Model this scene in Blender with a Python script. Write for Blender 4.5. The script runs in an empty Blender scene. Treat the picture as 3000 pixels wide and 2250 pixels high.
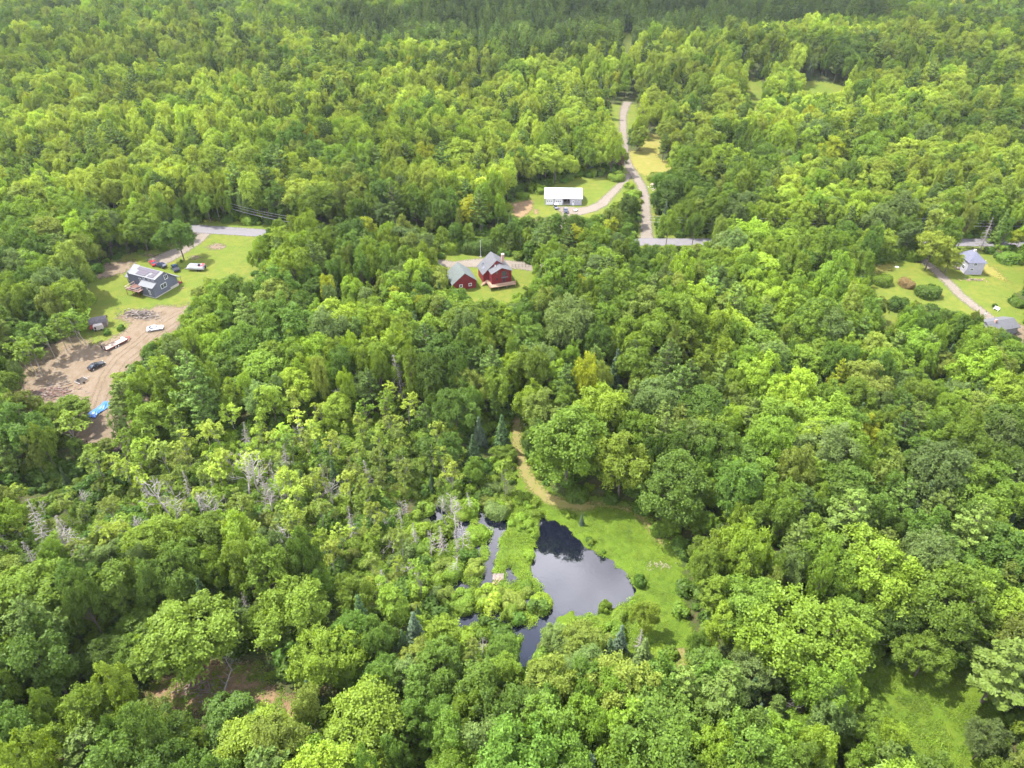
import bpy, bmesh, math, random
import numpy as np
from mathutils import Vector, Matrix

R = math.radians
SC = bpy.context.scene
COL = SC.collection

# ------------------------------------------------------------------ camera
CAM_H = 115.0; PITCH = R(36.0); FOC = 1536.0; CX, CY = 1106.0, 829.5
cd = bpy.data.cameras.new('camera'); cam = bpy.data.objects.new('camera', cd); COL.objects.link(cam)
cam.location = (0, 0, CAM_H); cam.rotation_euler = (R(90) - PITCH, 0, 0)
cd.sensor_fit = 'HORIZONTAL'; cd.angle = 2 * math.atan(1106.0 / FOC); cd.clip_start = 1; cd.clip_end = 20000
SC.camera = cam

# ------------------------------------------------------------------ light
SUN_EL, SUN_AZ = R(62), math.atan2(-0.92, 0.38)      # azimuth from +Y towards +X
SUN = Vector((math.cos(SUN_EL) * math.sin(SUN_AZ), math.cos(SUN_EL) * math.cos(SUN_AZ), math.sin(SUN_EL)))
ld = bpy.data.lights.new('sun', 'SUN'); ld.energy = 4.5; ld.angle = R(0.6); ld.color = (1.0, 0.955, 0.88)
lo = bpy.data.objects.new('sun', ld); COL.objects.link(lo); lo.rotation_euler = SUN.to_track_quat('Z', 'Y').to_euler()
lo.location = (-100, 50, 300)

w = bpy.data.worlds.new("World"); SC.world = w; w.use_nodes = True
nt = w.node_tree; nt.nodes.clear()
def N(nt, t, **k):
    n = nt.nodes.new(t)
    for a, b in k.items():
        if hasattr(n, a): setattr(n, a, b)
    return n
sky = N(nt, 'ShaderNodeTexSky', sky_type='NISHITA', sun_disc=False, sun_elevation=SUN_EL, sun_rotation=SUN_AZ % (2 * math.pi), altitude=100, dust_density=1.5)
bg = N(nt, 'ShaderNodeBackground'); bg.inputs[1].default_value = 0.15
bgc = N(nt, 'ShaderNodeBackground'); bgc.inputs[0].default_value = (0.89, 0.885, 0.965, 1); bgc.inputs[1].default_value = 1.5
tc = N(nt, 'ShaderNodeTexCoord'); sep = N(nt, 'ShaderNodeSeparateXYZ')
noi = N(nt, 'ShaderNodeTexNoise'); noi.inputs['Scale'].default_value = 3.2; noi.inputs['Detail'].default_value = 6
# cloud cover: broken overhead, thick bank to the north up to about 50 degrees
rmp = N(nt, 'ShaderNodeMapRange', interpolation_type='SMOOTHSTEP'); rmp.inputs[1].default_value = 0.865; rmp.inputs[2].default_value = 0.74; rmp.inputs[3].default_value = 0.0; rmp.inputs[4].default_value = 0.55
addn = N(nt, 'ShaderNodeMath', operation='ADD'); rm2 = N(nt, 'ShaderNodeMapRange', interpolation_type='SMOOTHSTEP')
rm2.inputs[1].default_value = 0.60; rm2.inputs[2].default_value = 1.0
L = nt.links.new
L(tc.outputs['Generated'], sep.inputs[0]); L(tc.outputs['Generated'], noi.inputs['Vector'])
L(sep.outputs['Z'], rmp.inputs[0]); L(rmp.outputs[0], addn.inputs[0]); L(noi.outputs['Fac'], addn.inputs[1]); L(addn.outputs[0], rm2.inputs[0])
mx = N(nt, 'ShaderNodeMixShader'); wo = N(nt, 'ShaderNodeOutputWorld')
n2_ = N(nt, 'ShaderNodeTexNoise'); n2_.inputs['Scale'].default_value = 5.0; n2_.inputs['Detail'].default_value = 4; n2_.inputs['Roughness'].default_value = 0.6
r5 = N(nt, 'ShaderNodeMapRange', interpolation_type='SMOOTHSTEP'); r5.inputs[1].default_value = 0.34; r5.inputs[2].default_value = 0.66; r5.inputs[3].default_value = 0.85; r5.inputs[4].default_value = 2.6
L(tc.outputs['Generated'], n2_.inputs['Vector']); L(n2_.outputs['Fac'], r5.inputs[0]); L(r5.outputs[0], bgc.inputs[1])
L(sky.outputs[0], bg.inputs[0]); L(rm2.outputs[0], mx.inputs[0]); L(bg.outputs[0], mx.inputs[1]); L(bgc.outputs[0], mx.inputs[2]); L(mx.outputs[0], wo.inputs[0])

SC.view_settings.view_transform = 'Standard'; SC.view_settings.look = 'None'; SC.view_settings.gamma = 1.0
SC.view_settings.exposure = 1.6
SC.render.engine = 'CYCLES'
SC.cycles.max_bounces = 8; SC.cycles.diffuse_bounces = 3; SC.cycles.transmission_bounces = 4; SC.cycles.transparent_max_bounces = 24; SC.cycles.volume_bounces = 0

# ------------------------------------------------------------------ tags
def tag(o, label=None, cat=None, group=None, kind=None):
    if label: o['label'] = label
    if cat: o['category'] = cat
    if group: o['group'] = group
    if kind: o['kind'] = kind
    return o
def empty(name, loc=(0, 0, 0), rz=0.0, label=None, cat=None, group=None):
    o = bpy.data.objects.new(name, None); COL.objects.link(o); o.location = loc; o.rotation_euler = (0, 0, rz)
    o.empty_display_size = 0.3
    return tag(o, label, cat, group)

# ------------------------------------------------------------------ picture <-> ground (photo measured at 2212 x 1659)
def vnoise(X, Y, scale, seed, n=9):
    rg = np.random.RandomState(seed); v = 0
    for i in range(n):
        a = rg.uniform(0, 2 * math.pi); f = (2 * math.pi / scale) * rg.uniform(0.6, 1.7); p = rg.uniform(0, 6.28)
        v = v + np.sin(X * math.cos(a) * f + Y * math.sin(a) * f + p + 1.3 * np.sin(X * f * 0.37 + i) )
    return v / (n ** 0.5) * 0.75
def sstep(x, a, b):
    t = np.clip((x - a) / (b - a), 0, 1); return t * t * (3 - 2 * t)
def far_hill(X, Y):
    f = sstep(Y, 330, 470)
    ridge = 11 * np.exp(-((Y - 520 - 0.06 * X) / 55.0) ** 2) * sstep(X, -150, 120)
    return f * (ridge + 3.5 * vnoise(X, Y, 260, 5) + 16 * sstep(Y, 640, 1000))
def G(x, y, z=0.0):
    u = (x - CX) / FOC; v = (CY - y) / FOC
    dy = math.cos(PITCH) + v * math.sin(PITCH); dz = -math.sin(PITCH) + v * math.cos(PITCH)
    t = (z - CAM_H) / dz
    return (u * t, dy * t)
def GT(x, y):
    z = 0.0
    for _ in range(8):
        p = G(x, y, z); z = float(far_hill(np.float64(p[0]), np.float64(p[1])))
    return (p[0], p[1])
def PJ(X, Y, Z):
    Z = Z - CAM_H
    d = Y * math.cos(PITCH) - Z * math.sin(PITCH); v = (Y * math.sin(PITCH) + Z * math.cos(PITCH)) / d
    return CX + FOC * X / d, CY - FOC * v, d
def WP(l): return np.array([GT(*p) for p in l])
def sdist(poly, X, Y):
    """signed distance to a polygon, positive inside"""
    X = np.asarray(X, float); Y = np.asarray(Y, float)
    d = np.full(X.shape, 1e18); ins = np.zeros(X.shape, bool); n = len(poly)
    for i in range(n):
        x0, y0 = poly[i]; x1, y1 = poly[(i + 1) % n]
        ex, ey = x1 - x0, y1 - y0; wx, wy = X - x0, Y - y0
        t = np.clip((wx * ex + wy * ey) / (ex * ex + ey * ey + 1e-12), 0, 1)
        d = np.minimum(d, (wx - ex * t) ** 2 + (wy - ey * t) ** 2)
        c = ((y0 > Y) != (y1 > Y)) & (X < (x1 - x0) * (Y - y0) / ((y1 - y0) if y1 != y0 else 1e-12) + x0)
        ins ^= c
    d = np.sqrt(d)
    return np.where(ins, d, -d)
def stroke(pts, wid):
    """closed strip polygon of constant world width along world points"""
    p = np.array(pts, float); l, r = [], []
    for i in range(len(p)):
        a = p[max(0, i - 1)]; b = p[min(len(p) - 1, i + 1)]; t = (b - a) / np.linalg.norm(b - a)
        n = np.array((-t[1], t[0])) * (wid[i] if hasattr(wid, '__len__') else wid) / 2
        l.append(p[i] + n); r.append(p[i] - n)
    return np.array(l + r[::-1])

# visible open ground, outlined in photo pixels
V_GREY = [(431, 489), (443, 485), (500, 485), (560, 488), (600, 487), (600, 494), (572, 497), (565, 510), (541, 514), (540, 545), (544, 579), (536, 606), (523, 604), (507, 595), (470, 600), (433, 601), (420, 620), (413, 632), (409, 651), (397, 669), (383, 683), (379, 715), (363, 725), (343, 727), (317, 737), (315, 750), (290, 756), (285, 780), (240, 818), (232, 856), (229, 885), (224, 906), (201, 903), (192, 878), (183, 858), (150, 852), (137, 856), (112, 881), (86, 874), (80, 845), (62, 832), (80, 800), (112, 770), (150, 745), (188, 738), (200, 722), (190, 690), (207, 660), (205, 625), (208, 597), (223, 577), (270, 556), (321, 549), (377, 537), (409, 523), (425, 500)]
V_RED = [(951, 562), (975, 549), (1007, 548), (1036, 541), (1057, 546), (1095, 556), (1148, 576), (1151, 595), (1149, 606), (1128, 620), (1118, 640), (1102, 653), (1055, 649), (1022, 648), (1012, 630), (990, 622), (975, 610), (962, 590)]
V_GAR = [(1103, 440), (1125, 428), (1150, 417), (1172, 408), (1260, 386), (1309, 388), (1345, 386), (1357, 378), (1352, 360), (1360, 333), (1400, 332), (1412, 350), (1448, 360), (1446, 374), (1420, 372), (1398, 376), (1402, 392), (1404, 410), (1404, 440), (1406, 480), (1409, 508), (1420, 514), (1475, 514), (1534, 517), (1534, 531), (1420, 531), (1383, 531), (1387, 505), (1389, 470), (1386, 440), (1382, 415), (1360, 430), (1335, 434), (1312, 446), (1290, 458), (1267, 468), (1240, 465), (1222, 470), (1215, 464), (1165, 464), (1150, 466), (1128, 470), (1112, 466)]
V_TOPDRIVE = [(1330, 237), (1345, 229), (1356, 232), (1374, 238), (1374, 258), (1362, 262), (1354, 285), (1347, 300), (1340, 297), (1341, 275), (1326, 268), (1321, 258), (1331, 248)]
V_FIELD2 = [(1400, 297), (1418, 303), (1414, 322), (1398, 324), (1394, 312)]
V_MEAD = [(1740, 176), (1772, 178), (1795, 188), (1828, 191), (1824, 197), (1795, 202), (1738, 201)]
V_MEAD2 = [(1613, 180), (1634, 180), (1630, 200), (1638, 222), (1630, 244), (1624, 230), (1620, 205)]
V_STRIP = [(1351, 82), (1362, 84), (1362, 108), (1354, 116), (1350, 100)]
V_WHITE = [(1886, 600), (1890, 575), (1920, 567), (1950, 565), (1970, 572), (2000, 580), (2040, 575), (2070, 560), (2085, 545), (2100, 545), (2125, 545), (2150, 562), (2175, 575), (2212, 572), (2212, 622), (2180, 625), (2165, 640), (2170, 655), (2212, 665), (2212, 745), (2200, 735), (2190, 712), (2173, 700), (2150, 706), (2120, 710), (2127, 688), (2108, 678), (2070, 676), (2046, 668), (2030, 658), (2005, 655), (1962, 653), (1952, 682), (1924, 703), (1918, 696), (1919, 650), (1900, 630)]
V_ROADR = [(1800, 519), (1838, 519), (1838, 530), (1800, 530)]
V_ROADR2 = [(2062, 516), (2100, 517), (2150, 519), (2150, 530), (2075, 529)]
V_POND = [(1171, 1119), (1185, 1122), (1217, 1133), (1242, 1155), (1256, 1179), (1313, 1204), (1348, 1236), (1377, 1275), (1348, 1297), (1327, 1307), (1288, 1322), (1256, 1329), (1235, 1315), (1206, 1329), (1192, 1357), (1167, 1364), (1156, 1396), (1142, 1435), (1121, 1439), (1124, 1396), (1131, 1368), (1167, 1343), (1199, 1311), (1188, 1286), (1167, 1254), (1149, 1222), (1156, 1190), (1167, 1147)]
V_CHAN = [(1092, 1123), (1071, 1133), (1064, 1151), (1059, 1183), (1060, 1208), (1043, 1229), (1036, 1261), (1060, 1258), (1067, 1211), (1074, 1190), (1083, 1165), (1096, 1126)]
V_POOLS = [[(971, 1165), (985, 1128), (1005, 1112), (1012, 1135), (995, 1160)], [(1036, 1110), (1050, 1105), (1052, 1130), (1040, 1135)], [(925, 1112), (948, 1093), (962, 1110), (940, 1126)], [(856, 1096), (885, 1088), (892, 1108), (868, 1114)], [(998, 1330), (1020, 1318), (1034, 1338), (1012, 1352)], [(978, 1262), (1000, 1250), (1008, 1270), (988, 1280)], [(1020, 1395), (1050, 1380), (1060, 1395), (1040, 1405)], [(1052, 1398), (1068, 1404), (1068, 1418), (1056, 1415)], [(1096, 1225), (1108, 1222), (1106, 1250), (1098, 1256)]]
V_BERM = [(1112, 1085), (1140, 1065), (1178, 1082), (1178, 1108), (1160, 1125), (1158, 1150), (1150, 1190), (1138, 1225), (1085, 1245), (1066, 1238), (1070, 1205), (1080, 1170), (1094, 1130)]
V_PATH = [(1112, 905), (1119, 900), (1121, 950), (1136, 985), (1142, 1020), (1160, 1050), (1183, 1072), (1200, 1082), (1222, 1087), (1277, 1083), (1330, 1092), (1366, 1101), (1395, 1130), (1419, 1158), (1441, 1192), (1451, 1226), (1462, 1261), (1452, 1315), (1476, 1368), (1487, 1403), (1480, 1440), (1473, 1453), (1462, 1440), (1448, 1400), (1427, 1350), (1412, 1290), (1385, 1280), (1348, 1236), (1313, 1204), (1256, 1179), (1217, 1133), (1180, 1118), (1150, 1100), (1135, 1060), (1128, 1030), (1122, 1000), (1114, 975)]
V_ISLE = [(1277, 1338), (1310, 1322), (1340, 1328), (1340, 1370), (1315, 1392), (1285, 1378)]
V_BR = [(1845, 1492), (1890, 1440), (1935, 1462), (1960, 1482), (2010, 1474), (2060, 1468), (2120, 1500), (2145, 1540), (2110, 1560), (2065, 1570), (2060, 1610), (2090, 1645), (2080, 1659), (1998, 1659), (1990, 1620), (1945, 1590), (1925, 1540), (1895, 1530), (1865, 1528)]
V_LL = [(318, 1495), (350, 1478), (395, 1466), (440, 1448), (475, 1462), (500, 1450), (555, 1440), (575, 1482), (618, 1508), (622, 1540), (575, 1536), (500, 1530), (440, 1520), (380, 1522), (335, 1524)]
V_LL2 = [(590, 1500), (640, 1500), (645, 1560), (630, 1590), (615, 1540)]
V_TARP = [(180, 905), (228, 900), (232, 945), (205, 960), (170, 955), (160, 930)]
KEEP = [V_GREY, V_RED, V_GAR, V_TOPDRIVE, V_FIELD2, V_MEAD, V_MEAD2, V_STRIP, V_WHITE, V_ROADR, V_ROADR2, V_POND, V_CHAN, V_PATH, V_ISLE, V_BR, V_LL, V_BERM, V_TARP] + V_POOLS[:2]

P_POND = WP(V_POND); P_CHAN = WP(V_CHAN); P_POOLS = [WP(p) for p in V_POOLS]
P_MARSH = WP([(950, 1085), (1110, 1080), (1096, 1126), (1078, 1190), (1066, 1235), (1090, 1250), (1150, 1230), (1188, 1286), (1199, 1311), (1167, 1343), (1131, 1368), (1142, 1440), (1100, 1450), (1020, 1425), (950, 1340), (930, 1250), (930, 1150)])
def terrain(X, Y):
    X = np.asarray(X, float); Y = np.asarray(Y, float)
    z = far_hill(X, Y)
    m = (np.abs(X) < 80) & (Y > 55) & (Y < 170)
    if np.any(m):
        x, y = X[m], Y[m]
        j = 0.35 * vnoise(x, y, 4.0, 11) + 0.2 * vnoise(x, y, 1.7, 12)
        dp = np.maximum.reduce([sdist(P_POND, x, y), sdist(P_CHAN, x, y)] + [sdist(p, x, y) for p in P_POOLS]) + j
        ma = sstep(sdist(P_MARSH, x, y), -1.5, 1.5)
        zz = -ma * (0.245 + 0.17 * vnoise(x, y, 5.0, 13) + 0.06 * vnoise(x, y, 2.0, 14))
        zz = zz * (1 - sstep(dp, -0.9, 0.9)) + (-1.2) * sstep(dp, -0.9, 0.9)
        z = z.copy(); z[m] = z[m] + zz
    return z
def tz(x, y): return float(terrain(np.array([x]), np.array([y]))[0])
WATER = -0.30

# ------------------------------------------------------------------ materials
def mat(name, col, rough=0.9, noise=None, col2=None, detail=4.0, spec=0.3, metal=0.0, bump=0.0, extra=None):
    m = bpy.data.materials.new(name); m.use_nodes = True; t = m.node_tree; b = t.nodes['Principled BSDF']
    b.inputs['Roughness'].default_value = rough; b.inputs['Specular IOR Level'].default_value = spec; b.inputs['Metallic'].default_value = metal
    b.inputs['Base Color'].default_value = (*col, 1)
    if noise:
        g = N(t, 'ShaderNodeNewGeometry'); n = N(t, 'ShaderNodeTexNoise'); n.inputs['Scale'].default_value = noise; n.inputs['Detail'].default_value = detail
        n.inputs['Roughness'].default_value = 0.65
        r = N(t, 'ShaderNodeMapRange'); r.inputs[1].default_value = 0.36; r.inputs[2].default_value = 0.64
        x = N(t, 'ShaderNodeMix', data_type='RGBA'); x.inputs['A'].default_value = (*col, 1); x.inputs['B'].default_value = (*(col2 or [c * 0.7 for c in col]), 1)
        t.links.new(g.outputs['Position'], n.inputs['Vector']); t.links.new(n.outputs['Fac'], r.inputs[0]); t.links.new(r.outputs[0], x.inputs['Factor']); t.links.new(x.outputs['Result'], b.inputs['Base Color'])
        if bump:
            bp = N(t, 'ShaderNodeBump'); bp.inputs['Strength'].default_value = 1; bp.inputs['Distance'].default_value = bump
            t.links.new(n.outputs['Fac'], bp.inputs['Height']); t.links.new(bp.outputs[0], b.inputs['Normal'])
    return m

def ground_mat(name, cols, scales, feather=0.0, jag=1.0, bump=0.15, stretch=None):
    """three-scale blend of colours; if feather, edges dissolve by the 'edge' attribute plus noise"""
    m = bpy.data.materials.new(name); m.use_nodes = True; t = m.node_tree; b = t.nodes['Principled BSDF']
    b.inputs['Roughness'].default_value = 0.95; b.inputs['Specular IOR Level'].default_value = 0.15
    g = N(t, 'ShaderNodeNewGeometry'); last = None; K = t.links.new
    src = g.outputs['Position']
    if stretch:
        mp = N(t, 'ShaderNodeMapping'); mp.inputs['Rotation'].default_value = (0, 0, stretch[0]); mp.inputs['Scale'].default_value = (stretch[1], stretch[2], 1)
        K(src, mp.inputs['Vector']); src = mp.outputs[0]
    for i, s in enumerate(scales):
        n = N(t, 'ShaderNodeTexNoise'); n.inputs['Scale'].default_value = s; n.inputs['Detail'].default_value = 5; n.inputs['Roughness'].default_value = 0.62
        K(src if i < 2 else g.outputs['Position'], n.inputs['Vector'])
        r = N(t, 'ShaderNodeMapRange'); r.inputs[1].default_value = 0.42; r.inputs[2].default_value = 0.58; K(n.outputs['Fac'], r.inputs[0])
        x = N(t, 'ShaderNodeMix', data_type='RGBA')
        if last is None: x.inputs['A'].default_value = (*cols[0], 1)
        else: K(last, x.inputs['A'])
        x.inputs['B'].default_value = (*cols[i + 1], 1)
        if i > 0:
            mu = N(t, 'ShaderNodeMath', operation='MULTIPLY'); mu.inputs[1].default_value = 0.8; K(r.outputs[0], mu.inputs[0]); K(mu.outputs[0], x.inputs['Factor'])
        else: K(r.outputs[0], x.inputs['Factor'])
        last = x.outputs['Result']
    K(last, b.inputs['Base Color'])
    bp = N(t, 'ShaderNodeBump'); bp.inputs['Distance'].default_value = bump; K(n.outputs['Fac'], bp.inputs['Height']); K(bp.outputs[0], b.inputs['Normal'])
    if feather:
        at = N(t, 'ShaderNodeAttribute', attribute_name='edge'); n2 = N(t, 'ShaderNodeTexNoise'); n2.inputs['Scale'].default_value = jag; n2.inputs['Detail'].default_value = 6; n2.inputs['Roughness'].default_value = 0.7
        K(g.outputs['Position'], n2.inputs['Vector'])
        s1 = N(t, 'ShaderNodeMath', operation='MULTIPLY_ADD'); s1.inputs[1].default_value = 0.3 / feather; s1.inputs[2].default_value = 0.0; K(at.outputs['Fac'], s1.inputs[0])
        s2 = N(t, 'ShaderNodeMath', operation='ADD'); K(s1.outputs[0], s2.inputs[0]); K(n2.outputs['Fac'], s2.inputs[1])
        r2 = N(t, 'ShaderNodeMapRange'); r2.inputs[1].default_value = 0.42; r2.inputs[2].default_value = 0.6; K(s2.outputs[0], r2.inputs[0])
        K(r2.outputs[0], b.inputs['Alpha'])
    return m

def leaf_mat(name, col, trans=0.38, var=0.22, yel=(0.0, 0.0), patch=0.28):
    m = bpy.data.materials.new(name); m.use_nodes = True; t = m.node_tree; t.nodes.clear(); K = t.links.new
    out = N(t, 'ShaderNodeOutputMaterial'); d = N(t, 'ShaderNodeBsdfDiffuse'); tr = N(t, 'ShaderNodeBsdfTranslucent'); gl = N(t, 'ShaderNodeBsdfGlossy'); gl.inputs['Roughness'].default_value = 0.55
    gl.inputs['Color'].default_value = (0.8, 0.9, 0.8, 1)
    oi = N(t, 'ShaderNodeObjectInfo'); g = N(t, 'ShaderNodeNewGeometry')
    hs = N(t, 'ShaderNodeHueSaturation'); hs.inputs['Color'].default_value = (*col, 1)
    # hue, value from tree-wide random, leaf random and a slow pattern across the wood
    r1 = N(t, 'ShaderNodeMapRange'); r1.inputs[3].default_value = 0.490; r1.inputs[4].default_value = 0.506; K(oi.outputs['Random'], r1.inputs[0]); 
    m1 = N(t, 'ShaderNodeMath', operation='MULTIPLY'); m1.inputs[1].default_value = 7.13; K(oi.outputs['Random'], m1.inputs[0])
    m2 = N(t, 'ShaderNodeMath', operation='FRACT'); K(m1.outputs[0], m2.inputs[0])
    r2 = N(t, 'ShaderNodeMapRange'); r2.inputs[3].default_value = 1 - var; r2.inputs[4].default_value = 1 + var; K(m2.outputs[0], r2.inputs[0])
    r3 = N(t, 'ShaderNodeMapRange'); r3.inputs[3].default_value = 0.72; r3.inputs[4].default_value = 1.28; K(g.outputs['Random Per Island'], r3.inputs[0])
    nz = N(t, 'ShaderNodeTexNoise'); nz.inputs['Scale'].default_value = 0.018; nz.inputs['Detail'].default_value = 2; K(g.outputs['Position'], nz.inputs['Vector'])
    r4 = N(t, 'ShaderNodeMapRange'); r4.inputs[1].default_value = 0.35; r4.inputs[2].default_value = 0.65; r4.inputs[3].default_value = 1 - patch; r4.inputs[4].default_value = 1 + patch; K(nz.outputs['Fac'], r4.inputs[0])
    a = N(t, 'ShaderNodeMath', operation='MULTIPLY'); K(r2.outputs[0], a.inputs[0]); K(r3.outputs[0], a.inputs[1])
    b = N(t, 'ShaderNodeMath', operation='MULTIPLY'); K(a.outputs[0], b.inputs[0]); K(r4.outputs[0], b.inputs[1])
    K(b.outputs[0], hs.inputs['Value']); K(r1.outputs[0], hs.inputs['Hue'])
    K(hs.outputs[0], d.inputs['Color'])
    h2 = N(t, 'ShaderNodeHueSaturation'); h2.inputs['Hue'].default_value = 0.485; h2.inputs['Saturation'].default_value = 1.1; h2.inputs['Value'].default_value = 1.15; K(hs.outputs[0], h2.inputs['Color']); K(h2.outputs[0], tr.inputs['Color'])
    x = N(t, 'ShaderNodeMixShader'); x.inputs[0].default_value = trans; K(d.outputs[0], x.inputs[1]); K(tr.outputs[0], x.inputs[2])
    x2 = N(t, 'ShaderNodeMixShader'); x2.inputs[0].default_value = 0.012; K(x.outputs[0], x2.inputs[1]); K(gl.outputs[0], x2.inputs[2]); K(x2.outputs[0], out.inputs[0])
    return m

LEAF = {
    'bright': leaf_mat('leaf_bright', (0.152, 0.232, 0.020)),
    'mid': leaf_mat('leaf_mid', (0.114, 0.186, 0.018)),
    'deep': leaf_mat('leaf_deep', (0.074, 0.134, 0.016)),
    'olive': leaf_mat('leaf_olive', (0.134, 0.182, 0.026)),
    'greyish': leaf_mat('leaf_greyish', (0.100, 0.152, 0.036)),
    'lime': leaf_mat('leaf_lime', (0.205, 0.280, 0.032), var=0.22),
    'yellow': leaf_mat('leaf_yellow', (0.22, 0.26, 0.016), var=0.1, patch=0.05),
    'pine': leaf_mat('leaf_pine', (0.072, 0.122, 0.020), trans=0.2),
    'palepine': leaf_mat('leaf_palepine', (0.100, 0.158, 0.026), trans=0.2),
    'spruce': leaf_mat('leaf_spruce', (0.038, 0.072, 0.022), trans=0.12),
    'blue': leaf_mat('leaf_blue', (0.058, 0.090, 0.050), trans=0.12, var=0.12),
    'brown': leaf_mat('leaf_brown', (0.17, 0.125, 0.045), trans=0.15, var=0.1, patch=0.1),
    'rust': leaf_mat('leaf_rust', (0.12, 0.085, 0.050), trans=0.1, var=0.1, patch=0.1),
    'dead': leaf_mat('leaf_dead', (0.19, 0.17, 0.16), trans=0.05, var=0.1, patch=0.1),
    'herb': leaf_mat('leaf_herb', (0.135, 0.215, 0.018)),
    'herbdark': leaf_mat('leaf_herbdark', (0.062, 0.125, 0.014)),
}
BARK = mat('bark', (0.12, 0.10, 0.085), noise=3.0, col2=(0.07, 0.055, 0.045))
BARKP = mat('bark_pale', (0.27, 0.25, 0.22), noise=3.0, col2=(0.17, 0.155, 0.14))
BARKD = mat('bark_dead', (0.31, 0.285, 0.27), noise=3.0, col2=(0.25, 0.225, 0.21))
WHITE = mat('white_paint', (0.60, 0.60, 0.62), 0.6); GLASS = mat('window_glass', (0.03, 0.04, 0.06), 0.08, spec=1.0)
TYRE = mat('tyre_rubber', (0.02, 0.02, 0.02), 0.8); RIM = mat('rim_metal', (0.5, 0.5, 0.52), 0.35, metal=0.8)
WOODP = mat('pale_wood', (0.30, 0.20, 0.135), noise=2.5, col2=(0.23, 0.155, 0.11)); WOODD = mat('grey_wood', (0.17, 0.145, 0.125), noise=2.5, col2=(0.11, 0.09, 0.08))

# ------------------------------------------------------------------ mesh builder
def mesh_np(name, V, F, mats, mi=None, smooth=False):
    """V (n,3), F (m,4) or (m,3) arrays"""
    me = bpy.data.meshes.new(name); V = np.asarray(V, np.float32); F = np.asarray(F, np.int32); k = F.shape[1]
    me.vertices.add(len(V)); me.vertices.foreach_set('co', V.ravel())
    me.loops.add(F.size); me.loops.foreach_set('vertex_index', F.ravel())
    me.polygons.add(len(F)); me.polygons.foreach_set('loop_start', np.arange(0, F.size, k, dtype=np.int32)); me.polygons.foreach_set('loop_total', np.full(len(F), k, np.int32))
    for m in mats: me.materials.append(m)
    if mi is not None: me.polygons.foreach_set('material_index', np.asarray(mi, np.int32))
    if smooth: me.polygons.foreach_set('use_smooth', np.ones(len(F), bool))
    me.update(calc_edges=True)
    return me
def link(name, me, parent=None, loc=None):
    o = bpy.data.objects.new(name, me); COL.objects.link(o)
    if parent: o.parent = parent
    if loc is not None: o.location = loc
    return o

class MB:
    def __init__(s): s.bm = bmesh.new()
    def face(s, pts): return s.bm.faces.new([s.bm.verts.new(p) for p in pts])
    def box(s, x0, x1, y0, y1, z0, z1, bev=0):
        v = [s.bm.verts.new(p) for p in ((x0, y0, z0), (x1, y0, z0), (x1, y1, z0), (x0, y1, z0), (x0, y0, z1), (x1, y0, z1), (x1, y1, z1), (x0, y1, z1))]
        for f in ((3, 2, 1, 0), (4, 5, 6, 7), (0, 1, 5, 4), (1, 2, 6, 5), (2, 3, 7, 6), (3, 0, 4, 7)): s.bm.faces.new([v[i] for i in f])
        return s
    def prism(s, prof, axis, c0, c1):
        """extrude a 2-D profile: axis 'y': profile (x,z); 'x': (y,z); 'z': (x,y)"""
        def P(p, c): return {'y': (p[0], c, p[1]), 'x': (c, p[0], p[1]), 'z': (p[0], p[1], c)}[axis]
        a = [s.bm.verts.new(P(p, c0)) for p in prof]; b = [s.bm.verts.new(P(p, c1)) for p in prof]; n = len(prof)
        s.bm.faces.new(a); s.bm.faces.new(b[::-1])
        for i in range(n): s.bm.faces.new((a[i], b[i], b[(i + 1) % n], a[(i + 1) % n]))
        return s
    def slab(s, pts, th):
        """slab of thickness th under a 3-D polygon"""
        a = [s.bm.verts.new(p) for p in pts]; b = [s.bm.verts.new((p[0], p[1], p[2] - th)) for p in pts]; n = len(pts)
        s.bm.faces.new(a); s.bm.faces.new(b[::-1])
        for i in range(n): s.bm.faces.new((a[i], b[i], b[(i + 1) % n], a[(i + 1) % n]))
        return s
    def tube(s, p0, p1, r0, r1=None, n=6):
        p0, p1 = Vector(p0), Vector(p1); r1 = r0 if r1 is None else r1
        d = (p1 - p0).normalized(); u = d.orthogonal().normalized(); v = d.cross(u)
        a, b = [], []
        for i in range(n):
            t = 2 * math.pi * i / n; o = u * math.cos(t) + v * math.sin(t)
            a.append(s.bm.verts.new(p0 + o * r0)); b.append(s.bm.verts.new(p1 + o * r1))
        for i in range(n): s.bm.faces.new((a[i], a[(i + 1) % n], b[(i + 1) % n], b[i]))
        s.bm.faces.new(a[::-1]); s.bm.faces.new(b)
        return s
    def blob(s, c, r, sub=2, jit=0.0, rg=None):
        g = bmesh.ops.create_icosphere(s.bm, subdivisions=sub, radius=1.0)
        for v in g['verts']:
            k = 1 + (rg.uniform(-jit, jit) if rg else 0); v.co = Vector((c[0] + v.co.x * r[0] * k, c[1] + v.co.y * r[1] * k, c[2] + v.co.z * r[2] * k))
        return s
    def build(s, name, m, parent=None, smooth=False, bevel=0, loc=None):
        bmesh.ops.recalc_face_normals(s.bm, faces=s.bm.faces[:])
        if bevel: bmesh.ops.bevel(s.bm, geom=s.bm.edges[:], offset=bevel, segments=2, affect='EDGES', clamp_overlap=True)
        me = bpy.data.meshes.new(name); s.bm.to_mesh(me); s.bm.free()
        if smooth:
            for p in me.polygons: p.use_smooth = True
        me.materials.append(m); return link(name, me, parent, loc)

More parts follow.
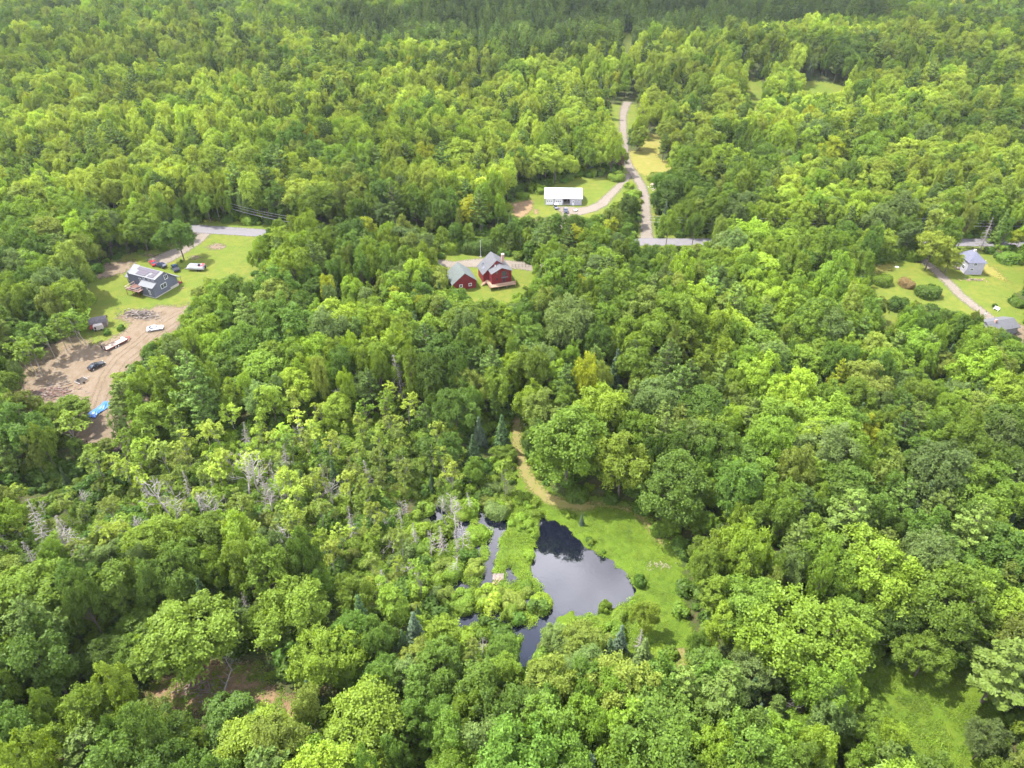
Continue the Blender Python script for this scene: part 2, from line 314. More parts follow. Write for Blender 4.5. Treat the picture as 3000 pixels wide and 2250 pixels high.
# ------------------------------------------------------------------ the ground
def axis_pts(segs):
    out = [segs[0][0]]
    for a, b, st in segs:
        n = max(1, int(round((b - a) / st))); out += [a + (b - a) * (i + 1) / n for i in range(n)]
    return np.array(out)
def grid_mesh(name, xs, ys, m, zf):
    X, Y = np.meshgrid(xs, ys); Z = zf(X.ravel(), Y.ravel()); V = np.stack([X.ravel(), Y.ravel(), Z], 1)
    nx, ny = len(xs), len(ys); i = (np.arange(ny - 1)[:, None] * nx + np.arange(nx - 1)[None]).ravel()
    return mesh_np(name, V, np.stack([i, i + 1, i + nx + 1, i + nx], 1), [m], smooth=True)
M_FLOOR = ground_mat('forest_floor', [(0.037, 0.043, 0.015), (0.074, 0.048, 0.028), (0.028, 0.052, 0.012), (0.048, 0.074, 0.015)], [0.12, 0.5, 2.2], bump=0.3)
xs = axis_pts([(-2200, -1000, 200), (-1000, -200, 25), (-200, -60, 5), (-60, 60, 0.7), (60, 200, 5), (200, 1000, 25), (1000, 2200, 200)])
ys = axis_pts([(-1500, 0, 150), (0, 55, 5), (55, 165, 0.7), (165, 330, 5), (330, 620, 5), (620, 1100, 15), (1100, 3200, 150)])
tag(link('ground', grid_mesh('ground', xs, ys, M_FLOOR, terrain)), 'brown and green forest floor under the trees', kind='structure')

def patch(name, polys, m, res=0.7, margin=1.5, lift=0.05, label=None, kind='structure', zf=terrain, grow=0.0):
    if not isinstance(polys, list): polys = [polys]
    allp = np.concatenate(polys); x0, y0 = allp.min(0) - margin - res - grow; x1, y1 = allp.max(0) + margin + res + grow
    xs = np.arange(x0, x1 + res, res); ys = np.arange(y0, y1 + res, res)
    X, Y = np.meshgrid(xs, ys); x, y = X.ravel(), Y.ravel()
    sd = np.maximum.reduce([sdist(p, x, y) for p in polys]) + grow
    nx, ny = len(xs), len(ys); i = (np.arange(ny - 1)[:, None] * nx + np.arange(nx - 1)[None]).ravel()
    F = np.stack([i, i + 1, i + nx + 1, i + nx], 1); keep = (sd[F] > -margin).any(1); F = F[keep]
    used = np.unique(F); rem = np.full(nx * ny, -1); rem[used] = np.arange(len(used)); F = rem[F]
    V = np.stack([x[used], y[used], zf(x[used], y[used]) + lift], 1)
    me = mesh_np(name, V, F, [m], smooth=True)
    a = me.attributes.new('edge', 'FLOAT', 'POINT'); a.data.foreach_set('value', sd[used].astype(np.float32))
    return tag(link(name, me), label, kind=kind)

G_LAWN = [(0.062, 0.110, 0.007), (0.110, 0.122, 0.016), (0.048, 0.092, 0.007), (0.105, 0.110, 0.021)]
M_LAWN = ground_mat('lawn_grass', G_LAWN, [0.10, 0.45, 2.5], feather=3.0, jag=0.8, bump=0.12)
M_DRYG = ground_mat('dry_grass', [(0.141, 0.134, 0.028), (0.188, 0.160, 0.050), (0.100, 0.129, 0.017), (0.168, 0.141, 0.035)], [0.12, 0.5, 2.5], feather=3.0, jag=0.8)
M_MEAD = ground_mat('meadow_grass', [(0.066, 0.118, 0.009), (0.087, 0.126, 0.011), (0.049, 0.095, 0.007), (0.078, 0.118, 0.011)], [0.15, 0.8, 3.0], feather=2.0, jag=1.2, bump=0.3)
M_PATH = ground_mat('path_grass', [(0.130, 0.123, 0.032), (0.175, 0.133, 0.061), (0.098, 0.123, 0.020), (0.151, 0.123, 0.053)], [0.3, 0.9, 3.5], feather=1.6, jag=1.4)
M_DIRT = ground_mat('dirt', [(0.140, 0.106, 0.072), (0.104, 0.074, 0.044), (0.155, 0.126, 0.095), (0.116, 0.088, 0.059)], [0.16, 0.7, 3.5], feather=3.0, jag=0.7, stretch=(R(60), 1.0, 0.55))
M_BRUSH = ground_mat('brushy_dirt', [(0.120, 0.092, 0.052), (0.192, 0.132, 0.084), (0.068, 0.084, 0.024), (0.160, 0.120, 0.080)], [0.22, 0.9, 3.2], feather=3.0, jag=0.7, bump=0.4)
M_RUT = ground_mat('rut_dirt', [(0.115, 0.085, 0.055), (0.14, 0.105, 0.07), (0.10, 0.075, 0.045), (0.15, 0.115, 0.08)], [0.5, 1.5, 4.0], feather=.35, jag=1.2)
M_GRAV = ground_mat('gravel', [(0.150, 0.130, 0.107), (0.124, 0.104, 0.082), (0.166, 0.148, 0.126), (0.135, 0.113, 0.090)], [0.25, 1.2, 4.0], feather=1.6, jag=1.6)
M_ROAD = ground_mat('asphalt', [(0.123, 0.117, 0.123), (0.109, 0.105, 0.110), (0.136, 0.127, 0.134), (0.120, 0.115, 0.120)], [0.12, 0.6, 4.0], feather=0.8, jag=2.0, bump=0.02)
M_RBARE = ground_mat('red_brown_soil', [(0.160, 0.098, 0.061), (0.244, 0.146, 0.084), (0.094, 0.098, 0.028), (0.197, 0.127, 0.080)], [0.3, 1.0, 3.5], feather=2.0, jag=1.0, bump=0.3)

P_GREY = WP(V_GREY)
P_GDIRT = WP([(409, 655), (396, 663), (345, 660), (322, 668), (278, 672), (255, 688), (280, 700), (268, 716), (240, 730), (205, 745), (150, 748), (95, 785), (50, 835), (50, 880), (90, 915), (150, 940), (240, 980), (420, 760), (450, 700)])
P_GBRUSH = WP([(30, 860), (20, 800), (70, 760), (150, 725), (200, 735), (190, 760), (150, 800), (130, 860), (90, 900)])
P_GDRIVE = stroke([GT(438, 503), GT(425, 520), GT(390, 541), GT(352, 560), GT(330, 568)], [7, 6, 7, 9, 8])
P_GMOUND = WP([(208, 590), (225, 570), (262, 565), (290, 563), (285, 580), (262, 592), (230, 600), (210, 602)])
P_GPATCH = [WP([(449, 532), (462, 527), (478, 527), (487, 534), (476, 539), (453, 538)]), WP([(410, 556), (425, 553), (434, 556), (424, 559), (412, 560)]), WP([(309, 551), (325, 548), (340, 552), (322, 555)])]
P_RED = WP(V_RED); P_RDRIVE = stroke([GT(935, 565), GT(975, 572), GT(1010, 570), GT(1045, 567), (4.0, 230.0), (12.0, 226.5), GT(1160, 577), GT(1200, 572)], [5, 5, 6, 7, 6, 5, 4, 4])
P_GAR = WP(V_GAR)
P_MDRIVE = stroke([GT(1397, 527), GT(1397, 500), GT(1396, 470), GT(1395, 441), GT(1392, 420), GT(1385, 400), GT(1374, 383), GT(1362, 366), GT(1354, 350), GT(1350, 330), GT(1347, 300), GT(1346, 275), GT(1346, 250), GT(1350, 232), GT(1356, 220)], [6, 4.4, 3.8, 3.8, 3.9, 4.0, 4.2, 4.4, 4, 4, 4, 4, 4, 5, 5])
P_SDRIVE = stroke([GT(1361, 376), GT(1345, 395), GT(1330, 410), GT(1315, 425), GT(1300, 441), GT(1276, 452), GT(1250, 457), GT(1225, 454), GT(1205, 449)], [3.5, 3.5, 3.8, 4.2, 5, 6, 8, 8, 4])
P_SDRIVE2 = stroke([GT(1222, 458), GT(1222, 475), GT(1213, 500)], [4, 3.5, 3.5])
P_PAD = WP([(1103, 440), (1145, 432), (1151, 433), (1151, 452), (1130, 470), (1112, 468)]); P_PAD2 = WP([(1153, 453), (1162, 453), (1163, 463), (1155, 462)])
P_FIELD = WP([(1352, 330), (1405, 328), (1420, 345), (1455, 358), (1450, 378), (1420, 376), (1398, 378), (1385, 372), (1365, 350)])
P_FIELD2 = WP([(1392, 290), (1425, 298), (1420, 330), (1390, 330)])
P_TOPV = WP([(1320, 225), (1378, 225), (1380, 265), (1350, 310), (1335, 305), (1315, 262)])
P_MEAD = WP([(1730, 170), (1780, 172), (1840, 188), (1830, 204), (1730, 206)]); P_MEAD2 = WP([(1608, 172), (1640, 172), (1645, 222), (1632, 252), (1615, 230)])
P_STRIP = WP([(1347, 72), (1366, 74), (1366, 112), (1352, 124), (1345, 100)])
P_WHITE = WP(V_WHITE); P_WDRIVE = stroke([GT(1965, 535), GT(1985, 552), GT(2009, 574), GT(2024, 588), GT(2038, 601), GT(2056, 618), GT(2071, 635), GT(2088, 649), GT(2105, 662), GT(2122, 675), GT(2139, 687), GT(2164, 702)], 3.6)
P_WSAND = WP([(2186, 705), (2215, 702), (2225, 745), (2195, 740)]); P_WDRY = [WP([(1886, 572), (1935, 568), (1925, 585), (1890, 590)]), WP([(2110, 560), (2150, 580), (2180, 610), (2150, 600), (2120, 590)])]
P_PATHG = stroke([GT(1115, 890), GT(1116, 930), GT(1117, 965), GT(1127, 1000), GT(1140, 1030), GT(1158, 1055), GT(1178, 1075), GT(1210, 1087), GT(1245, 1094), GT(1285, 1092)], [2.2, 2.4, 2.4, 2.8, 2.8, 3.2, 3.4, 3.2, 3.2, 2.5])
P_PATHB = [WP([(1455, 1400), (1482, 1400), (1485, 1445), (1465, 1455)]), stroke([GT(1285, 1088), GT(1366, 1103), GT(1400, 1135), GT(1430, 1175)], 1.2)]
P_PMEAD = WP(V_PATH); P_BERM = WP(V_BERM)
P_ISLE = WP([(1210, 1340), (1260, 1332), (1330, 1308), (1380, 1280), (1430, 1350), (1480, 1460), (1300, 1440), (1230, 1400)])
P_BR = WP([(1840, 1495), (1900, 1435), (2075, 1460), (2150, 1540), (2120, 1560), (2100, 1700), (1990, 1700), (1930, 1540), (1870, 1535)])
P_LL = WP([(310, 1500), (340, 1470), (440, 1430), (560, 1430), (590, 1480), (640, 1515), (640, 1600), (590, 1560), (480, 1545), (330, 1530)])
P_ROAD = stroke([GT(-60, 505), GT(100, 490), GT(250, 487), GT(360, 488), GT(443, 496), GT(500, 499.5), GT(565, 504), GT(700, 512), GT(850, 519), GT(1000, 524), GT(1200, 525), GT(1400, 523), GT(1700, 524), GT(2075, 524), GT(2300, 526)], [7, 7, 7, 7, 7, 7, 7, 6.8, 6.6, 6.6, 6.6, 6.6, 6.6, 6.8, 6.8])
P_VERGE = stroke([GT(300, 482), GT(443, 491), GT(565, 498), GT(700, 507), GT(1000, 519), GT(1400, 518), GT(1700, 519), GT(2075, 519), GT(2300, 521)], 15)
patch('roadside_verge', P_VERGE, M_LAWN, 1.0, 1.5, 0.04, 'strip of bright grass along both sides of the paved road')
patch('lawn', P_GREY, M_LAWN, 0.8, 2, 0.05, 'green lawn around the grey house, boat and parked cars', grow=4)
patch('lawn', P_RED, M_LAWN, 0.8, 4, 0.05, 'small green lawn round the red house and red garage', grow=4)
patch('lawn', P_GAR, M_LAWN, 1.0, 3, 0.055, 'grass around the white metal roofed garage', grow=3)
patch('lawn', P_WHITE, M_LAWN, 0.8, 3, 0.05, 'wide mown lawn around the small white house', grow=3)
patch('lawn', P_TOPV, M_LAWN, 1.0, 2, 0.06, 'grass beside the top of the far gravel drive')
patch('dry_field', [P_FIELD, P_FIELD2], M_DRYG, 1.0, 1.5, 0.08, 'dry yellow grass beside the gravel drive', grow=2)
patch('far_meadow', [P_MEAD, P_MEAD2, P_STRIP], M_LAWN, 2.0, 2, 0.12, 'far strips of bright meadow among the trees', grow=3)
patch('dry_grass', P_WDRY, M_DRYG, 0.7, 2, 0.075, 'yellowed grass beside the small white house')
patch('brushy_slope', P_GBRUSH, M_BRUSH, 0.8, 3, 0.07, 'brown brushy slope below the bare trees')
patch('dirt_clearing', P_GDIRT, M_DIRT, 0.8, 3, 0.09, 'bare tan dirt clearing with trailer and two cars')
_rt = [GT(*p) for p in ((392, 672), (360, 690), (325, 715), (290, 745), (250, 775), (222, 815), (205, 860), (195, 890))]
for _o in (-1.0, .9, 4.2, 6.0): patch('wheel_rut', stroke([(x_ + _o * .85, y_ - _o * .4) for x_, y_ in _rt], .34), M_RUT, .25, .3, .12, 'darker wheel rut worn in the dirt clearing')
patch('gravel_drive', P_GDRIVE, M_GRAV, 0.6, 1, 0.09, 'gravel drive from the road to the grey house')
patch('gravel_drive', [P_RDRIVE], M_GRAV, 0.6, 1, 0.09, 'gravel drive behind the red house')
patch('gravel_drive', [P_MDRIVE], M_GRAV, 0.7, 1, 0.12, 'long straight gravel drive climbing away from the road')
patch('gravel_drive', [P_SDRIVE, P_SDRIVE2], M_GRAV, 0.7, 1, 0.10, 'gravel side drive curving to the white garage')
patch('gravel_drive', P_WDRIVE, M_GRAV, 0.6, 1, 0.10, 'gravel drive curving past the small white house')
patch('bare_soil', P_GPATCH + [P_GMOUND, P_WSAND], M_DIRT, 0.6, 1.5, 0.10, 'patches of bare tan soil in the lawns')
patch('bare_soil', [P_PAD, P_PAD2], M_RBARE, 0.6, 1, 0.10, 'bare reddish soil pad left of the white garage')
patch('road', P_ROAD, M_ROAD, 1.0, 0.6, 0.13, 'grey paved country road crossing behind the houses')
def bank(x, y): return terrain(x, y)
patch('meadow', [P_PMEAD, P_BERM, P_ISLE], M_MEAD, 0.5, 1.5, 0.05, 'bright green meadow around the pond', grow=2.2)
patch('meadow', P_BR, M_MEAD, 0.6, 2, 0.05, 'bright grassy glade in the bottom right corner', grow=2.5)
patch('footpath', [P_PATHG] + P_PATHB, M_PATH, 0.4, 1, 0.10, 'worn yellowish path curving from the trees to the pond')
patch('bare_soil', [P_LL, WP(V_TARP), WP(V_LL2)], M_RBARE, 0.6, 2, 0.06, 'red brown bare forest floor in the lower left glade')

# water: one level sheet where the ground lies below it
M_WATER = bpy.data.materials.new('water'); M_WATER.use_nodes = True
b = M_WATER.node_tree.nodes['Principled BSDF']; b.inputs['Base Color'].default_value = (0.004, 0.005, 0.010, 1); b.inputs['Roughness'].default_value = 0.015; b.inputs['IOR'].default_value = 1.78; b.inputs['Specular IOR Level'].default_value = 0.5
t = M_WATER.node_tree; g = N(t, 'ShaderNodeNewGeometry'); n1 = N(t, 'ShaderNodeTexNoise'); n1.inputs['Scale'].default_value = 1.3; n1.inputs['Detail'].default_value = 3; bp = N(t, 'ShaderNodeBump'); bp.inputs['Distance'].default_value = 0.006
t.links.new(g.outputs['Position'], n1.inputs['Vector']); t.links.new(n1.outputs['Fac'], bp.inputs['Height']); t.links.new(bp.outputs[0], b.inputs['Normal'])
x0, y0 = np.concatenate([P_POND, P_MARSH, P_CHAN]).min(0) - 3; x1, y1 = np.concatenate([P_POND, P_MARSH, P_CHAN]).max(0) + 3
tag(link('pond', mesh_np('pond', [(x0, y0, WATER), (x1, y0, WATER), (x1, y1, WATER), (x0, y1, WATER)], [[0, 1, 2, 3]], [M_WATER])), 'dark still pond and flooded marsh channels reflecting the clouds', kind='structure')

# ------------------------------------------------------------------ plants: prototypes (crown mesh, trunk mesh)
def quads(P, Nn, size, rg, asp=0.75, jit=0.35):
    n = len(P); Nn = Nn / (np.linalg.norm(Nn, axis=1, keepdims=True) + 1e-9)
    T = np.cross(Nn, rg.normal(size=(n, 3))); T /= (np.linalg.norm(T, axis=1, keepdims=True) + 1e-9); B = np.cross(Nn, T)
    s = (np.asarray(size) * np.ones(n))[:, None]
    V = np.empty((n, 4, 3))
    for k, (a, b) in enumerate(((-1, -1), (1, -1), (1, 1), (-1, 1))):
        V[:, k] = P + T * s * a * (0.5 + rg.uniform(-jit, jit, (n, 1)) * 0.5) + B * s * b * asp * (0.5 + rg.uniform(-jit, jit, (n, 1)) * 0.5) + Nn * s * rg.uniform(-0.15, 0.15, (n, 1))
    return V.reshape(-1, 3)
def tubes(segs, n=5):
    """segs: (p0,p1,r0,r1) -> quads"""
    V, F = [], []
    for p0, p1, r0, r1 in segs:
        p0, p1 = np.array(p0, float), np.array(p1, float); d = p1 - p0; L_ = np.linalg.norm(d); d = d / (L_ + 1e-9)
        u = np.cross(d, (0.3, 0.1, 1.0) if abs(d[2]) < 0.9 else (1.0, 0, 0)); u /= np.linalg.norm(u); v = np.cross(d, u); b = sum(len(x) for x in V)
        ring = []
        for q, r in ((p0, r0), (p1, r1)):
            for i in range(n):
                a = 2 * math.pi * i / n; ring.append(q + (u * math.cos(a) + v * math.sin(a)) * r)
        V.append(np.array(ring))
        for i in range(n): F.append((b + i, b + (i + 1) % n, b + n + (i + 1) % n, b + n + i))
    return np.concatenate(V), np.array(F)
def dirs(n, rg):
    d = rg.normal(size=(n, 3)); return d / np.linalg.norm(d, axis=1, keepdims=True)
def path_tube(p0, p1, r0, r1, rg, k=3, wob=0.1):
    pts = [np.array(p0, float)]; L_ = np.linalg.norm(np.array(p1) - np.array(p0))
    for i in range(1, k + 1):
        f = i / k; q = np.array(p0) * (1 - f) + np.array(p1) * f + (rg.normal(size=3) * wob * L_ * (0.5 if i < k else 0)); pts.append(q)
    return [(pts[i], pts[i + 1], r0 + (r1 - r0) * i / k, r0 + (r1 - r0) * (i + 1) / k) for i in range(k)]

def broadleaf(seed, h=14.0, r=5.0, nl=40, q=8000, cz=0.62, rz=0.37, lob=0.30, leaf=0.42, trunk=0.26, spread=0.8, up=0.0):
    rg = np.random.RandomState(seed); C = np.array((0, 0, h * cz)); rad = np.array((r, r, h * rz))
    # uneven crown outline
    am = 1 + 0.16 * np.sin(np.arange(3) * 2.1 + seed)
    cen, lr = [], []; tries = 0
    while len(cen) < nl and tries < 4000:
        tries += 1
        d = dirs(1, rg)[0]
        if d[2] < -0.45: continue
        az = math.atan2(d[1], d[0]); f = 1 + 0.17 * math.sin(2 * az + seed) + 0.14 * math.sin(3 * az + seed * 2.3) + 0.10 * math.sin(5 * az + seed)
        rho = rg.uniform(0.62, 0.95) if rg.rand() < spread else rg.uniform(0.2, 0.6)
        l = r * lob * rg.uniform(0.65, 1.25)
        c = C + d * rad * rho * (f, f, 1.0) ; c[2] += rg.uniform(-0.07, 0.09) * h
        if all(np.linalg.norm(c - o) > 0.55 * (l + k) for o, k in zip(cen, lr)) or tries > 2500: cen.append(c); lr.append(l)
    A = np.array(lr) ** 2; A /= A.sum(); Ps, Ns, Ss = [], [], []
    for c, l, a in zip(cen, lr, A):
        n = max(12, int(q * a)); out = (c - C) / rad; out /= (np.linalg.norm(out) + 1e-9)
        # leaf sprays: small tilted flakes standing off the lobe, gaps between them
        ns = max(6, int(n / rg.uniform(14, 30))); sd_ = dirs(ns, rg) + out * 0.6 + np.array((0, 0, 0.35)); sd_ /= np.linalg.norm(sd_, axis=1, keepdims=True)
        sc_ = c + sd_ * l * rg.uniform(0.5, 1.42, (ns, 1)) * (1 - .12 * up, 1 - .12 * up, 0.9 + .12 * up); sn = sd_ * (0.55 + 0.35 * up) + np.array((0, 0, 0.75 - 0.3 * up)) + rg.normal(size=(ns, 3)) * (0.33 + 0.12 * up); sn /= np.linalg.norm(sn, axis=1, keepdims=True)
        k = rg.randint(0, ns, n); ref = np.cross(sn, np.array((0.31, 0.62, 0.2))); ref /= np.linalg.norm(ref, axis=1, keepdims=True); bi = np.cross(sn, ref)
        u_, v_ = rg.normal(size=(n, 1)) * 0.25, rg.normal(size=(n, 1)) * 0.25; sz = (l * rg.uniform(0.7, 1.2, ns))[k][:, None]
        P = sc_[k] + (ref[k] * u_ + bi[k] * v_) * sz + sn[k] * (rg.normal(size=(n, 1)) * 0.07 - 0.35 * (u_ ** 2 + v_ ** 2)) * sz
        Ps.append(P); Ns.append(sn[k] + rg.normal(size=(n, 3)) * 0.36); Ss.append(rg.uniform(0.7, 1.25, n) * leaf)
    P = np.concatenate(Ps); Nn = np.concatenate(Ns); S = np.concatenate(Ss)
    # stray sprigs beyond the lobes
    V = quads(P, Nn, S, rg)
    T = path_tube((0, 0, -0.3), (rg.uniform(-.4, .4), rg.uniform(-.4, .4), h * 0.45), trunk, trunk * 0.65, rg, 3, 0.03); top = T[-1][1]
    for c in cen[::2]:
        s = top * rg.uniform(0.75, 1.0); T += path_tube(s, c, trunk * 0.38, 0.04, rg, 2, 0.06)
    return V, tubes(T)

def conifer(seed, h=17.0, r=5.0, base=0.3, q=6000, kind='pine', leaf=0.42, trunk=0.26, asp=0.5):
    rg = np.random.RandomState(seed); P, Nn, S, T = [], [], [], []
    nlev = int(h * (1 - base) / {'pine': 0.95, 'spruce': 0.55, 'dead': 0.85}[kind]); T += path_tube((0, 0, -0.3), (0, 0, h * 0.97), trunk, 0.04, rg, 4, 0.006)
    brs = []
    for i in range(nlev):
        t = (i + rg.uniform(0, 0.6)) / nlev; z = h * (base + (1 - base) * t)
        if kind == 'pine': Lm = r * (min(1.0, (t + 0.18) / 0.38) if t < 0.2 else 1) * (1 - t) ** 0.62; nb = 5
        elif kind == 'spruce': Lm = r * (1 - t) ** 0.9; nb = 8
        else: Lm = r * (1 - t) ** 0.8; nb = 4
        a0 = rg.uniform(0, 6.28)
        for b in range(nb):
            if kind == 'pine' and rg.rand() < 0.16: continue
            a = a0 + b * 6.283 / nb + rg.uniform(-0.3, 0.3); Lb = max(0.25, Lm * rg.uniform(0.65, 1.12)); brs.append((z, a, Lb, t))
    tot = sum(b[2] ** 1.5 for b in brs)
    for z, a, Lb, t in brs:
        n = max(6, int(q * Lb ** 1.5 / tot)); s = rg.beta(1.7, 1.0, n) * Lb if kind != 'pine' else rg.beta(2.2, 1.0, n) * Lb
        wd = (0.34 * Lb * (0.25 + s / Lb) * (1.15 - s / Lb) if kind == 'pine' else 0.30 * (Lb - s * 0.7) * 0.75 + 0.1)
        lat = rg.normal(size=n) * wd * 0.75
        rise = (0.30 * (s / Lb) ** 1.5 * Lb * (0.5 + t)) if kind == 'pine' else (-0.32 * s + 0.13 * s * s / Lb)
        zz = z + rise + rg.normal(size=n) * (0.13 if kind == 'pine' else 0.10) - np.abs(lat) * (0.10 if kind == 'pine' else 0.35)
        ca, sa = math.cos(a), math.sin(a); P.append(np.stack([ca * s - sa * lat, sa * s + ca * lat, zz], 1))
        o = np.array((ca, sa, 0)); Nn.append(np.array((0, 0, 1.0)) + o * (0.35 if kind == 'pine' else 0.7) + rg.normal(size=(n, 3)) * 0.4); S.append(rg.uniform(0.7, 1.2, n) * leaf)
        end = (ca * Lb * .92, sa * Lb * .92, z + (0.30 * .85 * Lb * (0.5 + t) if kind == 'pine' else -0.2 * Lb))
        if Lb > 0.8: T.append(((0, 0, z), end, 0.03 + 0.012 * Lb, 0.015))
    V = quads(np.concatenate(P), np.concatenate(Nn), np.concatenate(S), rg, asp=asp)
    return V, tubes(T, 4)

def snag(seed, h=10.0, kind='broad'):
    """a dead standing tree: trunk mesh plus a mesh of bare branches"""
    rg = np.random.RandomState(seed); T = path_tube((0, 0, -0.3), (rg.uniform(-.5, .5), rg.uniform(-.5, .5), h), 0.20, 0.05, rg, 5, 0.025); B = []
    if kind == 'broad':
        def grow(p, d, L_, r_, lev):
            q = p + d * L_; m = p + d * L_ * 0.5 + rg.normal(size=3) * L_ * 0.07; B.append((p, m, r_, r_ * 0.75)); B.append((m, q, r_ * 0.75, r_ * 0.5))
            if lev < 3:
                for _ in range(rg.randint(2, 4)):
                    dd = d + rg.normal(size=3) * 0.55 + np.array((0, 0, 0.18)); dd /= np.linalg.norm(dd); grow(p + (q - p) * rg.uniform(0.45, 1.0), dd, L_ * rg.uniform(0.45, 0.75), r_ * 0.55, lev + 1)
        for i in range(11):
            z = h * (0.35 + 0.62 * i / 10); a = rg.uniform(0, 6.28); d = np.array((math.cos(a), math.sin(a), rg.uniform(0.3, 0.9))); d /= np.linalg.norm(d)
            grow(np.array((0, 0, z)), d, h * 0.21 * (1.25 - i / 14), 0.08, 0)
    else:
        nlev = int(h / 0.42)
        for i in range(nlev):
            t = i / nlev; z = h * (0.16 + 0.82 * t); Lm = h * 0.22 * (1 - t) ** 0.8
            for b_ in range(5):
                a = rg.uniform(0, 6.28); Lb = Lm * rg.uniform(0.4, 1.1); o = np.array((math.cos(a), math.sin(a), -0.25)); e = np.array((0, 0, z)) + o * Lb; B.append(((0, 0, z), e, 0.035, 0.015))
                for _ in range(4):
                    s = rg.uniform(0.3, 1); p = np.array((0, 0, z)) + o * Lb * s; dd = o + rg.normal(size=3) * 0.6; B.append((p, p + dd * 0.35 * Lm * rg.uniform(.3, .8), 0.018, 0.01))
    return tubes(T, 6), tubes(B, 3)

def shrub(seed, r=1.6, h=2.2, q=900, leaf=0.28):
    rg = np.random.RandomState(seed); P, Nn = [], []
    nl = 12
    for i in range(nl):
        a = rg.uniform(0, 6.28); rho = math.sqrt(rg.rand()) * 0.68 * r; zc = h * (0.62 - 0.28 * (rho / r) ** 2) * rg.uniform(0.75, 1.15); l = r * rg.uniform(0.26, 0.46)
        n = q // nl; d = dirs(n, rg) + np.array((math.cos(a) * .5, math.sin(a) * .5, 0.45)); d /= np.linalg.norm(d, axis=1, keepdims=True)
        P.append(np.array((math.cos(a) * rho, math.sin(a) * rho, zc)) + d * l * rg.uniform(0.7, 1.1, (n, 1)) * (1, 1, .9)); Nn.append(d + np.array((0, 0, .5)) + rg.normal(size=(n, 3)) * .4)
        m = n // 2; zz = rg.uniform(0.05, 1, m) * zc; aa = a + rg.normal(size=m) * 0.5; rr = (rho + l * 0.8) * rg.uniform(0.8, 1.1, m)
        P.append(np.stack([np.cos(aa) * rr, np.sin(aa) * rr, zz], 1)); Nn.append(np.stack([np.cos(aa), np.sin(aa), np.full(m, .4)], 1) + rg.normal(size=(m, 3)) * .4)
    P = np.concatenate(P); P[:, 2] = np.maximum(P[:, 2], 0.03)
    return quads(P, np.concatenate(Nn), rg.uniform(.7, 1.2, len(P)) * leaf, rg), tubes([((0, 0, -.2), (rg.uniform(-.5, .5) * r, rg.uniform(-.5, .5) * r, h * .6), .04, .02) for _ in range(5)], 4)

def tuft(seed, r=0.7, q=70, leaf=0.22, hh=0.5):
    rg = np.random.RandomState(seed); a = rg.uniform(0, 6.28, q); s = np.sqrt(rg.rand(q)) * r
    P = np.stack([np.cos(a) * s, np.sin(a) * s, rg.uniform(.05, 1, q) * hh * (1 - .6 * (s / r) ** 2)], 1)
    return quads(P, np.array((0, 0, 1.)) + rg.normal(size=(q, 3)) * .45, rg.uniform(.6, 1.2, q) * leaf, rg, asp=.5), None

def leaf_mesh(V, tone='mid'):
    n = len(V) // 4; return mesh_np('crown', V, np.arange(n * 4).reshape(n, 4), [LEAF[tone]])
def bark_mesh(T, m): return mesh_np('trunk', T[0], T[1], [m], smooth=True)
PRO = {}     # kind -> list of (crown mesh, trunk mesh, V, T, bark)
def addp(kind, VT, bark=BARK):
    V, T = VT; PRO.setdefault(kind, []).append((leaf_mesh(V), bark_mesh(T, bark) if T else None, V, T, bark))
for s in range(8): addp('tree', broadleaf(100 + s, h=13 + s % 3, r=[4.6, 5.3, 5.0, 4.2, 5.6, 4.8, 5.2, 4.5][s], nl=[38, 52, 44, 34, 58, 40, 48, 36][s], lob=[.30, .25, .28, .32, .23, .30, .26, .31][s], rz=[.36, .33, .38, .40, .32, .36, .35, .40][s], q=19000, leaf=.25, up=(s % 2) * .8 + .1))
for s in range(4): addp('tall', broadleaf(200 + s, h=15, r=3.1, nl=40, q=9000, cz=.58, rz=.42, lob=.36, leaf=.25, trunk=.18, up=.9))
for s in range(5): addp('slender', broadleaf(300 + s, h=10, r=2.1, nl=15, q=1250, cz=.66, rz=.30, lob=.34, leaf=.25, trunk=.09, spread=.6), BARKP)
for s in range(4): addp('pine', conifer(400 + s, h=17, r=4.9, base=.28, q=6500))
for s in range(3): addp('spruce', conifer(500 + s, h=12, r=2.4, base=.06, q=3600, kind='spruce', leaf=.34, trunk=.14))
for s in range(4): addp('shrub', shrub(600 + s))
for s in range(3): addp('bigbush', shrub(620 + s, r=2.6, h=3.2, q=3400, leaf=.26))
for s in range(4): addp('tuft', tuft(640 + s, r=0.9))
for s in range(3): addp('deadspruce', conifer(660 + s, h=12, r=2.3, base=.12, q=480, kind='dead', leaf=.34, trunk=.15, asp=.12), BARKD)
SNAG = [snag(700 + s, 9.5) for s in range(3)]; SNAGC = [snag(710 + s, 11, 'con') for s in range(2)]
SNAGM = [(bark_mesh(a, BARKD), bark_mesh(b, BARKD)) for a, b in SNAG]; SNAGCM = [(bark_mesh(a, BARKD), bark_mesh(b, BARKD)) for a, b in SNAGC]

